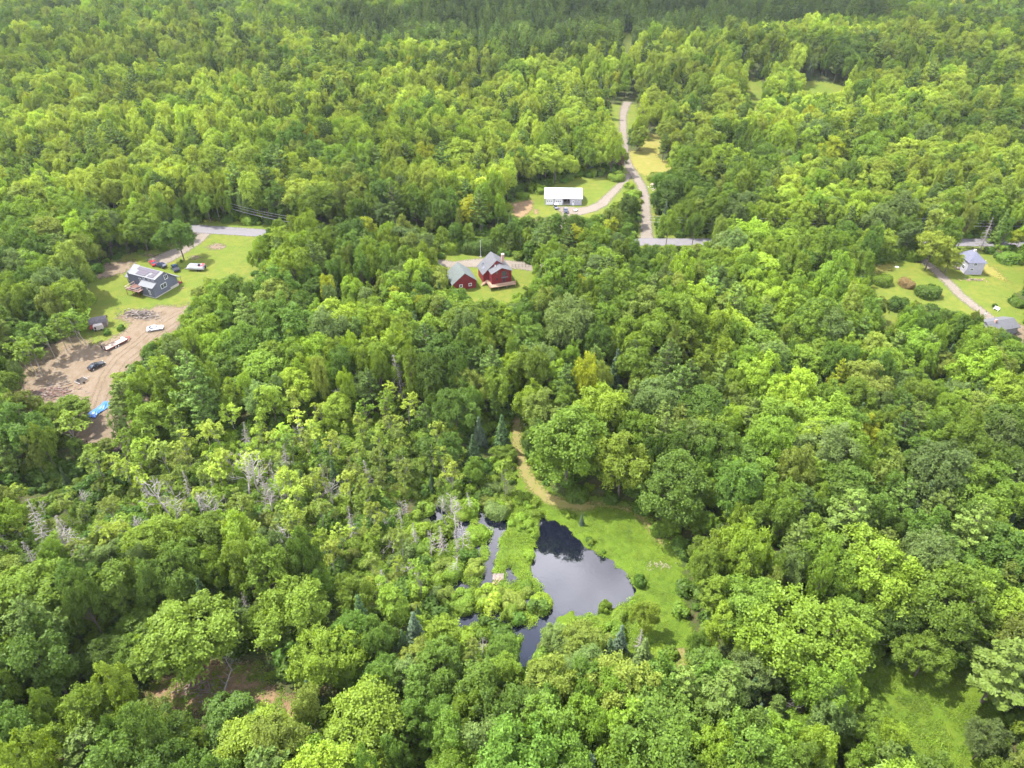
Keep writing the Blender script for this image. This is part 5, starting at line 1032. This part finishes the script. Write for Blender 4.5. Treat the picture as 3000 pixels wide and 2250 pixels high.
# small white house --------------------------------------------------
A = GT(2083.6, 593.2); wh = empty('white_house', (A[0], A[1], 0), R(-3), 'small pale two storey house with a slate blue hipped roof', 'house')
MB().box(0, 5.55, 0, 7.4, -.2, 4.7).build('wall', M_WSID, wh)
rf = MB(); e = [(-.45, -.45, 4.6), (6.0, -.45, 4.6), (6.0, 7.85, 4.6), (-.45, 7.85, 4.6)]; r0, r1 = (2.78, 3.2, 7.3), (2.78, 5.0, 7.3)
for f_ in ([e[0], e[1], r0], [e[1], e[2], r1, r0], [e[2], e[3], r1], [e[3], e[0], r0, r1], e[::-1]): rf.face(f_)
bmesh.ops.remove_doubles(rf.bm, verts=rf.bm.verts[:], dist=.001); rf.build('roof', M_SLATE, wh)
MB().box(-.04, 5.59, -.04, 7.44, -.3, .18).build('foundation', M_CONC, wh); MB().box(2.4, 3.1, 3.7, 4.4, 6.9, 7.7).build('chimney', M_CONC, wh)
window(wh, 'f', 0, 1.7, 2.85, 3.4, 4.5); window(wh, 'f', 0, 1.15, 2.25, 1.55, 2.5); window(wh, 'l', 0, 1.6, 3.2, 1.2, 2.6); MB().tube((5.9, 1.2, .1), (5.9, 1.2, 5.2), .06).build('downpipe', WHITE, wh)
MB().box(-1.6, -.02, 3.6, 6.0, 0, .5).box(-1.5, -1.4, 3.7, 3.8, .5, 2.6).build('porch', WOODD, wh)
# the roof hidden among trees at the lower end of the drive ------------
A = GT(2127, 722); hr = empty('grey_roofed_house', (A[0], A[1], 0), R(14), 'low house with a long grey roof half hidden by trees at the drive end', 'house')
MB().prism([(-2, 0), (4, 0), (4, 2.5), (1, 3.7), (-2, 2.5)], 'x', 0, 9.4).build('wall', M_WSID, hr); MB().slab([(-.4, -2.4, 2.4), (9.8, -2.4, 2.4), (9.8, 1, 3.85), (-.4, 1, 3.85)], .12).build('roof', M_SHING, hr); MB().slab([(-.4, 1, 3.85), (9.8, 1, 3.85), (9.8, 4.4, 2.4), (-.4, 4.4, 2.4)], .12).build('roof', M_SHING, hr)
MB().box(2.3, 2.9, .2, .8, 3.3, 4.5).build('chimney', M_BRICK, hr); MB().slab([(-4.6, -2.0, 1.9), (-.5, -2.4, 2.3), (-.5, 1.2, 3.2), (-4.0, .8, 2.6)], .1).build('porch_roof', M_SHING, hr)
# grey shed -----------------------------------------------------------
A = GT(198, 712); sh = empty('shed', (A[0], A[1], 0), R(22), 'weathered grey shed with a barn roof beside the cut slope', 'shed')
M_SHEDR = mat('worn_dark_shingle', (.075, .07, .08), .9, noise=2, col2=(.12, .11, .12)); prof = [(0, 0), (3.0, 0), (3.0, 1.9), (2.7, 2.6), (1.5, 3.1), (.3, 2.6), (0, 1.9)]
MB().prism(prof, 'x', 0, 4.6).build('wall', WOODD, sh)
for a_, b_ in (((-.15, 1.8), (.25, 2.66)), ((.25, 2.66), (1.5, 3.2)), ((1.5, 3.2), (2.75, 2.66)), ((2.75, 2.66), (3.15, 1.8))):
    MB().slab([(-.2, a_[0], a_[1]), (4.8, a_[0], a_[1]), (4.8, b_[0], b_[1]), (-.2, b_[0], b_[1])], .07).build('roof', M_SHEDR if a_[0] < 1 else M_SHING, sh)
MB().box(.8, 1.9, -.05, 0, .1, 1.8).build('door', M_DARK, sh)
A = GT(205, 712); cp = empty('camper_box', (A[0], A[1], 0), R(22), 'old pale camper box parked against the front of the grey shed', 'camper'); MB().box(0, 2.6, -1.5, .1, .4, 1.9).build('body', mat('faded_cream', (.40, .36, .33), .8, noise=2, col2=(.3, .27, .25)), cp, bevel=.08); MB().slab([(-1.0, -1.5, 1.4), (-.02, -1.5, 1.9), (-.02, .1, 1.9), (-1.0, .1, 1.4)], .5).build('front', M_REDB, cp); MB().box(.3, .75, -1.54, -1.5, .8, 1.6).build('door', M_DARK, cp)
for x_ in (.4, 2.0): MB().tube((x_, -1.52, .35), (x_, -1.3, .35), .33, n=14).build('wheel', TYRE, cp)

# ------------------------------------------------------------------ vehicles
def car_paint(name, c): return mat(name, c, 0.22, spec=0.7)
def car(name, label, cat, px, rz, c, kind='sedan', L_=4.6, W=1.82, H=1.45, group=None):
    loc = GT(*px); o = empty(name, (loc[0], loc[1], 0.1), R(rz), label, cat, group); m = car_paint(name + '_paint', c); h2 = W / 2
    if kind == 'sedan': low = [(-L_ / 2, .35), (-L_ / 2, .80), (-L_ / 2 + .25, .95), (-L_ * .28, .98), (L_ * .17, .95), (L_ / 2 - .3, .78), (L_ / 2, .62), (L_ / 2, .32)]; cab = [(-L_ * .36, .97), (-L_ * .18, H), (L_ * .04, H), (L_ * .2, .95)]
    elif kind == 'suv': low = [(-L_ / 2, .4), (-L_ / 2, 1.0), (-L_ / 2 + .1, 1.12), (L_ * .17, 1.12), (L_ / 2 - .2, 1.0), (L_ / 2, .8), (L_ / 2, .38)]; cab = [(-L_ * .48, 1.1), (-L_ * .42, H), (L_ * .04, H), (L_ * .18, 1.1)]
    else: low = [(-L_ / 2, .5), (-L_ / 2, 1.05), (-L_ * .06, 1.05), (L_ * .2, 1.12), (L_ / 2 - .2, 1.08), (L_ / 2, .9), (L_ / 2, .45)]; cab = [(-L_ * .07, 1.1), (-L_ * .04, H), (L_ * .1, H), (L_ * .2, 1.1)]
    MB().prism([(x, z) for x, z in low], 'y', -h2, h2).build('body', m, o, bevel=.07, smooth=False)
    g = MB(); a, b = [], []
    for s in (-1, 1):
        for x, z in cab: a.append(g.bm.verts.new((x, s * (h2 - .06 if z < H else h2 - .26), z)))
    n = len(cab); g.bm.faces.new(a[:n]); g.bm.faces.new(a[n:][::-1])
    for i in range(n): g.bm.faces.new((a[i], a[n + i], a[n + (i + 1) % n], a[(i + 1) % n]))
    g.build('window', GLASS, o)
    x0, x1 = cab[1][0], cab[2][0]; MB().box(x0 + .02, x1 - .02, -(h2 - .24), h2 - .24, H - .02, H + .03).build('roof', m, o)
    pl = MB()
    for s in (-1, 1):
        for (xa, za), (xb, zb) in zip(cab[:-1], cab[1:]):
            pl.tube((xa, s * (h2 - .06 if za < H else h2 - .26), za), (xb, s * (h2 - .06 if zb < H else h2 - .26), zb), .045, n=4)
        xm = (x0 + x1) / 2; pl.tube((xm, s * (h2 - .25), H), (xm, s * (h2 - .05), cab[0][1]), .05, n=4)
    pl.build('pillar', m, o)
    if kind == 'pickup':
        MB().box(-L_ / 2 + .12, -L_ * .09, -h2 + .14, h2 - .14, 1.04, 1.07).build('cargo_bed', M_DARK, o)
    for x in (-L_ * .3, L_ * .31):
        for s in (-1, 1):
            wl = MB().tube((x, s * (h2 - .2), .33), (x, s * (h2 + .02), .33), .33, n=16).build('wheel', TYRE, o); MB().tube((x, s * (h2 + .0), .33), (x, s * (h2 + .035), .33), .19, n=10).build('rim', RIM, wl)
    for s in (-1, 1):
        MB().box(L_ / 2 - .06, L_ / 2 + .02, s * h2 * .72 - .17, s * h2 * .72 + .17, .58, .72).build('headlight', WHITE, o); MB().box(-L_ / 2 - .02, -L_ / 2 + .05, s * h2 * .75 - .16, s * h2 * .75 + .16, .68, .84).build('taillight', M_REDB, o)
    return o
car('parked_car', 'white coupe parked on the dirt below the heap of debris', 'car', (336, 713), 18, (.75, .77, .82), 'sedan', 4.7, 1.85, 1.3)
car('parked_car', 'black sedan parked on the dirt below the flatbed trailer', 'car', (209.5, 794), 55, (.012, .013, .02), 'sedan', 4.6, 1.85, 1.42)
car('parked_suv', 'dark blue pickup standing beside the grey house porch', 'pickup', (380, 583), 122, (.02, .04, .10), 'pickup', 5.4, 1.95, 1.8)
car('parked_car', 'black car half hidden behind the grey house roof', 'car', (349, 577), 150, (.02, .025, .05), 'suv', 4.6, 1.85, 1.6)
car('parked_truck', 'red car parked on the drive behind the grey house roof', 'car', (332, 572), 130, (.33, .02, .025), 'sedan', 4.6, 1.85, 1.45)
# flatbed trailer
A = GT(250, 747); ft = empty('flatbed_trailer', (A[0], A[1], .09), R(58), 'long flatbed trailer with raised loading ramps on the dirt', 'trailer')
MB().box(-3.4, 2.6, -1.15, 1.15, .62, .70).build('deck', mat('deck_boards', (.30, .23, .19), .9, noise=3, col2=(.22, .17, .14)), ft); MB().box(-3.5, 3.4, -1.25, -1.16, .45, .78).box(-3.5, 3.4, 1.16, 1.25, .45, .78).build('frame', mat('maroon_steel', (.10, .025, .03), .6), ft)
MB().box(2.62, 3.3, -1.1, 1.1, .7, .95).build('front_box', WHITE, ft); MB().prism([(3.4, -1.2), (5.0, -.08), (5.0, .08), (3.4, 1.2), (3.3, 1.0), (4.7, 0), (3.3, -1.0)], 'z', .48, .6).build('tongue', M_REDB, ft)
for s in (-1, 1): MB().box(-3.62, -3.52, s * .8 - .3, s * .8 + .3, .6, 1.75).build('ramp', M_DARK, ft)
for x in (-.75, .15):
    for s in (-1, 1): wl = MB().tube((x, s * 1.1, .33), (x, s * 1.38, .33), .33, n=14).build('wheel', TYRE, ft); MB().tube((x, s * 1.39, .33), (x, s * 1.42, .33), .2, n=10).build('rim', WHITE, wl)
# small bare trailer frame
A = GT(176, 826); tf = empty('trailer_frame', (A[0], A[1], .09), R(62), 'small bare trailer frame with dark slats left of the black car track', 'trailer frame')
for i in range(5): MB().box(-1.0, 1.4, -1.0 + i * .5, -.82 + i * .5, .42, .52).build('slat', M_DARK, tf)
MB().box(-1.1, -1.0, -1.05, 1.2, .38, .48).box(1.4, 1.5, -1.05, 1.2, .38, .48).build('frame', M_STEEL, tf); MB().tube((1.5, 0, .43), (2.7, 0, .43), .05).build('tongue', M_STEEL, tf)
for s in (-1.2, 1.35): MB().tube((0, s - .1, .3), (0, s + .1, .3), .3, n=12).build('wheel', TYRE, tf)
# pontoon boat on its trailer
A = GT(427, 583.5); pb = empty('pontoon_boat', (A[0], A[1], .05), R(-4), 'white pontoon boat on a trailer on the lawn right of the cars', 'boat')
for s in (-1, 1): MB().tube((-3.0, s * .85, .85), (2.9, s * .85, .85), .30, n=12).tube((-3.0, s * .85, .85), (-3.7, s * .85, 1.0), .30, .05, 12).build('pontoon', M_STEEL, pb, smooth=True)
MB().box(-3.3, 2.9, -1.2, 1.2, 1.15, 1.25).build('deck', M_WSID, pb); fe = MB().box(-2.8, 2.6, -1.2, -1.13, 1.25, 1.95).box(-2.8, 2.6, 1.13, 1.2, 1.25, 1.95).box(-2.8, -2.73, -1.13, 1.13, 1.25, 1.95); fe.build('side_panel', WHITE, pb)
for (x0, x1, y0, y1) in ((-2.6, -1.2, -1.08, -.55), (-2.6, -1.2, .55, 1.08), (-.6, .1, -1.0, -.4), (1.3, 2.4, .5, 1.08)): MB().box(x0, x1, y0, y1, 1.26, 1.75).build('seat', mat('cream_vinyl', (.66, .60, .62), .6), pb, bevel=.05)
MB().box(.4, 1.0, .1, .7, 1.26, 2.1).build('console', M_DARK, pb); MB().box(1.75, 2.55, -1.1, 1.1, 1.96, 2.06).build('folded_canopy', mat('red_canvas', (.45, .05, .07), .8), pb); MB().box(2.9, 3.35, -.25, .25, .7, 1.9).build('outboard_motor', M_DARK, pb, bevel=.08)
MB().box(-3.0, 2.2, -.5, -.4, .38, .5).box(-3.0, 2.2, .4, .5, .38, .5).box(-4.6, -3.0, -.06, .06, .38, .5).build('trailer', M_STEEL, pb)
for x in (.6, 1.5):
    for s in (-1, 1): MB().tube((x, s * 1.05, .3), (x, s * 1.25, .3), .3, n=12).build('wheel', TYRE, pb)
# golf cart, small dark cart, utility cart at the garage
def cart(label, px, rz, roof, body):
    A = GT(*px); o = empty('utility_cart', (A[0], A[1], .1), R(rz), label, 'utility cart')
    MB().prism([(-1.3, .35), (-1.3, .85), (-.5, .85), (-.4, .45), (.5, .45), (.6, .95), (1.3, .85), (1.35, .4)], 'y', -.65, .65).build('body', body, o, bevel=.04); MB().box(-.5, 0, -.55, .55, .46, .8).box(-.6, -.5, -.55, .55, .8, 1.3).build('seat', M_DARK, o)
    for x in (-.75, .75):
        for s in (-1, 1): MB().tube((x, s * .6, .62), (x * .85, s * .6, 1.95), .03, n=4).build('roof_post', M_DARK, o)
    MB().box(-.9, .9, -.68, .68, 1.95, 2.03).build('roof', roof, o)
    for x in (-.9, .9):
        for s in (-1, 1): MB().tube((x, s * .5, .28), (x, s * .72, .28), .28, n=12).build('wheel', TYRE, o)
    return o
cart('white roofed golf cart on the gravel in front of the closed garage doors', (1201, 451), -75, WHITE, car_paint('cart_grey', (.25, .25, .32)))
car('parked_car', 'small black vehicle on the gravel in front of the open garage bay', 'car', (1222, 459), -88, (.015, .018, .03), 'suv', 3.6, 1.7, 1.55)
A = GT(1243, 457); wb_ = empty('wheelbarrow', (A[0], A[1], .1), R(30), 'small pale wheelbarrow on the gravel right of the black vehicle', 'wheelbarrow'); MB().prism([(-.6, .35), (-.8, .7), (.8, .7), (.5, .35)], 'y', -.35, .35).build('tray', WHITE, wb_); MB().tube((.9, -.08, .22), (.9, .08, .22), .22, n=12).build('wheel', TYRE, wb_); MB().tube((.9, 0, .22), (-1.5, -.3, .6), .03, n=4).tube((.9, 0, .22), (-1.5, .3, .6), .03, n=4).build('handle', WOODD, wb_)

# ------------------------------------------------------------------ poles and wires
def pole(px, foot, hgt, label, transf=False, lean=(0, 0, 0)):
    A = GT(*foot); o = empty('utility_pole', (A[0], A[1], 0), 0, label, 'utility pole'); o.rotation_euler = lean
    MB().tube((0, 0, -.5), (0, 0, hgt), .19, .13, 10).build('pole', BARKP if not transf else WOODD, o); MB().box(-1.1, 1.1, -.07, .07, hgt - .9, hgt - .75).build('crossarm', WOODD, o)
    if transf: MB().tube((.45, -.1, hgt - 2.4), (.45, -.1, hgt - 1.4), .28, n=12).build('transformer', WHITE, o)
    return A
pole(None, (398, 477), 8.6, 'leftmost pale utility pole behind the road by the lone tree'); pole(None, (474, 473), 9.0, 'pale utility pole right of the other two at the left'); pole(None, (463, 468), 9.5, 'darker utility pole between the two pale ones'); pole(None, (1896, 512), 9.5, 'utility pole with a white transformer behind the right-hand road', True)
def wire(p, q, sag, label, rad=.045):
    b_ = MB(); n = 14; pts = []
    for i in range(n + 1): f = i / n; pts.append((p[0] + (q[0] - p[0]) * f, p[1] + (q[1] - p[1]) * f, p[2] + (q[2] - p[2]) * f - sag * 4 * f * (1 - f)))
    for a_, c_ in zip(pts[:-1], pts[1:]): b_.tube(a_, c_, rad, n=4)
    tag(b_.build('power_line', M_STEEL), label, 'power line')
PP = GT(1896, 512); P1 = GT(474, 473); P0 = GT(398, 477)
for k, z_ in enumerate((8.6, 7.6, 6.4)):
    n_ = ('topmost', 'middle', 'lowest')[k]; thick = .035 if k < 2 else .055
    wire((*GT(1400, 532)[:1], GT(1400, 532)[1] + 8, z_), (PP[0], PP[1], z_), 1.0, n_ + ' power line between the main drive and the transformer pole', thick)
    wire((PP[0], PP[1], z_), (GT(2260, 520)[0], GT(2260, 520)[1], z_), 1.2, n_ + ' power line from the transformer pole to the right edge', thick)
    wire((P1[0], P1[1], z_), (GT(640, 520)[0], GT(640, 515)[1], z_), .8, n_ + ' power line running right from the left poles', thick)
    wire((GT(300, 482)[0], GT(300, 478)[1], z_ - 1), (P1[0], P1[1], z_), .8, n_ + ' power line running left past the leftmost pole', thick)

# ------------------------------------------------------------------ small things
rg = random.Random(12)
def heap(name, label, cat, cen, rx, ry, n, mats, lmin=.5, lmax=1.8, hh=.8, rot=0.0, rr=(.04, .1)):
    A = GT(*cen); o = empty(name, (A[0], A[1], .05), R(rot), label, cat)
    for m_i, m in enumerate(mats):
        b_ = MB()
        for i in range(n // len(mats)):
            x, y = rg.gauss(0, rx), rg.gauss(0, ry); e = math.exp(-(x / rx) ** 2 * .5 - (y / ry) ** 2 * .5); z = rg.uniform(.03, .1 + hh * e); a = rg.uniform(0, 6.28); l = rg.uniform(lmin, lmax) / 2; t_ = rg.uniform(-.25, .25)
            if rg.random() < .4: b_.box(x - l * .5, x + l * .5, y - .12, y + .12, z, z + .05)
            else: b_.tube((x - math.cos(a) * l, y - math.sin(a) * l, z - t_ * l * .5), (x + math.cos(a) * l, y + math.sin(a) * l, z + t_ * l), rg.uniform(*rr), n=5)
        tag(b_.build('pieces', m, o), kind='stuff')
heap('debris_heap', 'long heap of pale branches and broken boards at the lawn edge', 'debris heap', (305, 681), 3.1, 1.3, 420, [WOODD, mat('ash_wood', (.20, .175, .155), .9), mat('dark_wood', (.09, .07, .06), .9)], hh=1.1, rot=-14)
heap('log_pile', 'flat row of old logs on the lawn below the small white house', 'log pile', (2104, 605), 1.9, .45, 40, [WOODD, WOODP], .8, 2.0, .3, rot=-3)
heap('brush_heap', 'reddish brush heap at the foot of the bare cut slope', 'brush heap', (112, 850), 3.5, 2.2, 260, [mat('red_twigs', (.14, .075, .06), .9), WOODD], .6, 2.2, .6)
heap('brush_heap', 'purple brown brush heap in the wood below the blue tarp', 'brush heap', (243, 975), 1.8, 1.4, 150, [mat('purple_twigs', (.08, .05, .06), .9)], .6, 2.0, .9)
heap('brush_heap', 'dark brush heap in the middle of the lower left glade', 'brush heap', (430, 1485), 2.0, 1.2, 150, [mat('rusty_twigs', (.13, .08, .06), .9), WOODD], .6, 1.8, .5)
heap('stone_heap', 'scatter of whitish stones on the right side of the pond meadow', 'stone heap', (1425, 1222), 1.3, .6, 60, [mat('pale_stone', (.17, .17, .09), .9)], .2, .5, .15, rr=(.06, .14))
heap('stone_heap', 'pale broken rock heap beside the bend of the main drive', 'stone heap', (1413, 404), 1.1, 2.0, 80, [mat('pink_stone', (.38, .32, .28), .9)], .3, .8, .6, rr=(.12, .25))
for (a_, b_, r_, z_, lb) in (((1066, 1262), (1078, 1246), .16, -.05, 'pale fallen log lying over the marsh channel'), ((1060, 1268), (1070, 1250), .14, -.08, 'second pale log beside the marsh channel'), ((1071, 1264), (1083, 1250), .13, 0, 'pale log nearest the berm end'), ((1047, 1268), (1055, 1284), .20, -.12, 'thick pale log half in the marsh water'), ((1054, 1266), (1062, 1281), .18, -.12, 'thick log parallel to the one in the marsh water')):
    p, q_ = GT(*a_), GT(*b_); tag(MB().tube((p[0], p[1], z_), (q_[0], q_[1], z_ + .1), r_, r_ * .8, 8).build('log', WOODP), lb, 'log')
p = GT(1076, 1246); tag(MB().box(-1.1, 1.1, -.8, .8, 0, .12).build('plank_platform', WOODD, loc=(p[0], p[1], .0)), 'little grey plank platform at the lower tip of the berm', 'platform')
p, q_ = GT(486, 1496), GT(508, 1462); fb_ = MB(); v0, v1 = Vector((p[0], p[1], .6)), Vector((q_[0], q_[1], 2.6)); fb_.tube(v0, v1, .13, .08, 6)
for f, d in ((.3, (-.9, .3, .6)), (.5, (.9, .2, .5)), (.65, (-.7, .1, .9)), (.85, (.8, .4, .4)), (.95, (-.4, .5, .7))): c_ = v0.lerp(v1, f); fb_.tube(c_, c_ + Vector(d) * 1.3, .06, .02, 5)
tag(fb_.build('fallen_tree', BARKP), 'white fallen birch limb in the lower left bare glade', 'fallen tree')
# blue tarp: crumpled sheet over a heap
A = GT(216, 886); n = 26; rt = np.random.RandomState(5); gx, gy = np.meshgrid(np.linspace(-1.35, 1.35, n), np.linspace(-3.4, 3.4, n)); gz = .55 * np.exp(-((gx - .2) / .9) ** 2 - ((gy + 1.5) / 1.1) ** 2) + .5 * np.exp(-((gx + .1) / .8) ** 2 - ((gy - 1.4) / 1.2) ** 2) + .14 * np.abs(np.sin(gx * 5 + gy * 2.1)) + .1 * np.abs(np.sin(gy * 4.3 - gx * 3)) + .10
gx = gx + .35 * np.sin(gy * .9) ; i = (np.arange(n - 1)[:, None] * n + np.arange(n - 1)[None]).ravel()
tp = link('tarp', mesh_np('tarp', np.stack([gx.ravel(), gy.ravel(), gz.ravel()], 1), np.stack([i, i + 1, i + n + 1, i + n], 1), [mat('blue_plastic', (.02, .11, .36), .4, spec=.4)], smooth=True), None, (A[0], A[1], .03)); tp.rotation_euler = (0, 0, R(-12)); tag(tp, 'crumpled bright blue tarp on the ground below the dirt clearing', 'tarp'); sm = tp.modifiers.new('thickness', 'SOLIDIFY'); sm.thickness = .02
# white garden bench, mailbox, sign, small ladder
A = GT(2151, 670); be = empty('garden_bench', (A[0], A[1], .05), R(-60), 'white garden bench on the lawn near the bottom of the curving drive', 'bench'); MB().box(-.8, .8, -.3, .3, .42, .5).build('seat', WHITE, be); MB().box(-.8, .8, .3, .38, .5, 1.1).build('backrest', WHITE, be)
for x in (-.7, .7): MB().box(x - .06, x + .06, -.3, .3, 0, .42).build('leg', WHITE, be)
A = GT(1534, 529); mbx = empty('mailbox', (A[0], A[1], .1), 0, 'black mailbox on a post beside the paved road', 'mailbox'); MB().box(-.06, .06, -.06, .06, 0, 1.1).build('post', M_DARK, mbx); MB().box(-.14, .14, -.28, .28, 1.1, 1.42).build('box', M_DARK, mbx, bevel=.04)
A = GT(2127, 683); sg = empty('sign', (A[0], A[1], .1), R(20), 'small white board on a post left of the curving drive', 'sign'); MB().tube((0, 0, 0), (0, 0, 1.7), .05, n=6).build('post', M_DARK, sg); MB().box(-.4, .4, -.05, .0, .3, 1.1).build('board', WHITE, sg)
A = GT(1937, 578); tag(MB().tube((0, 0, .05), (0, 0, .35), .7, n=18).build('well_cover', M_CONC, loc=(A[0], A[1], 0)), 'round pale well cover on the grass left of the big bright tree', 'well cover')

# clouds overhead: they shade patches of the far wood and show in the pond
def cloud(gx, gy, rx, ry, alt, seed, label):
    rgc = random.Random(seed); k = alt / SUN.z; cx, cy = gx + SUN.x * k, gy + SUN.y * k; b_ = MB()
    for i in range(26):
        a = rgc.uniform(0, 6.28); q_ = math.sqrt(rgc.random()); x, y = cx + math.cos(a) * q_ * rx * .8, cy + math.sin(a) * q_ * ry * .8; s_ = rgc.uniform(.22, .42)
        b_.blob((x, y, alt + rgc.uniform(0, 12)), (rx * s_, ry * s_ + 6, min(rx, ry) * s_ * .55), 2, .06, rgc)
    tag(b_.build('cloud', M_CLOUD, smooth=True), label, kind='stuff')
M_CLOUD = bpy.data.materials.new('cloud_white'); M_CLOUD.use_nodes = True; t = M_CLOUD.node_tree; t.nodes.clear(); o_ = N(t, 'ShaderNodeOutputMaterial'); d_ = N(t, 'ShaderNodeBsdfDiffuse'); d_.inputs[0].default_value = (.9, .9, .9, 1); tt = N(t, 'ShaderNodeBsdfTransparent'); x_ = N(t, 'ShaderNodeMixShader'); x_.inputs[0].default_value = .28; t.links.new(tt.outputs[0], x_.inputs[1]); t.links.new(d_.outputs[0], x_.inputs[2]); t.links.new(x_.outputs[0], o_.inputs[0])
cloud(110, 680, 330, 100, 520, 1, 'broad white cloud over the far middle wood')
cloud(-330, 500, 110, 70, 520, 2, 'small white cloud over the far left wood')
cloud(430, 560, 150, 70, 520, 3, 'white cloud over the far right wood')
cloud(-60, 345, 70, 28, 520, 4, 'small white cloud over the wood behind the houses')

# summer haze
hz = MB(); hz.box(-2300, 2300, -1600, 3300, -16, 140); M_HAZE = bpy.data.materials.new('haze'); M_HAZE.use_nodes = True; t = M_HAZE.node_tree; t.nodes.clear(); o_ = N(t, 'ShaderNodeOutputMaterial'); v_ = N(t, 'ShaderNodeVolumePrincipled'); v_.inputs['Color'].default_value = (.80, .90, 1, 1); v_.inputs['Density'].default_value = 0.00004; v_.inputs['Anisotropy'].default_value = 0.2; t.links.new(v_.outputs[0], o_.inputs['Volume'])
tag(hz.build('haze', M_HAZE), 'thin summer haze over the wood', kind='stuff')
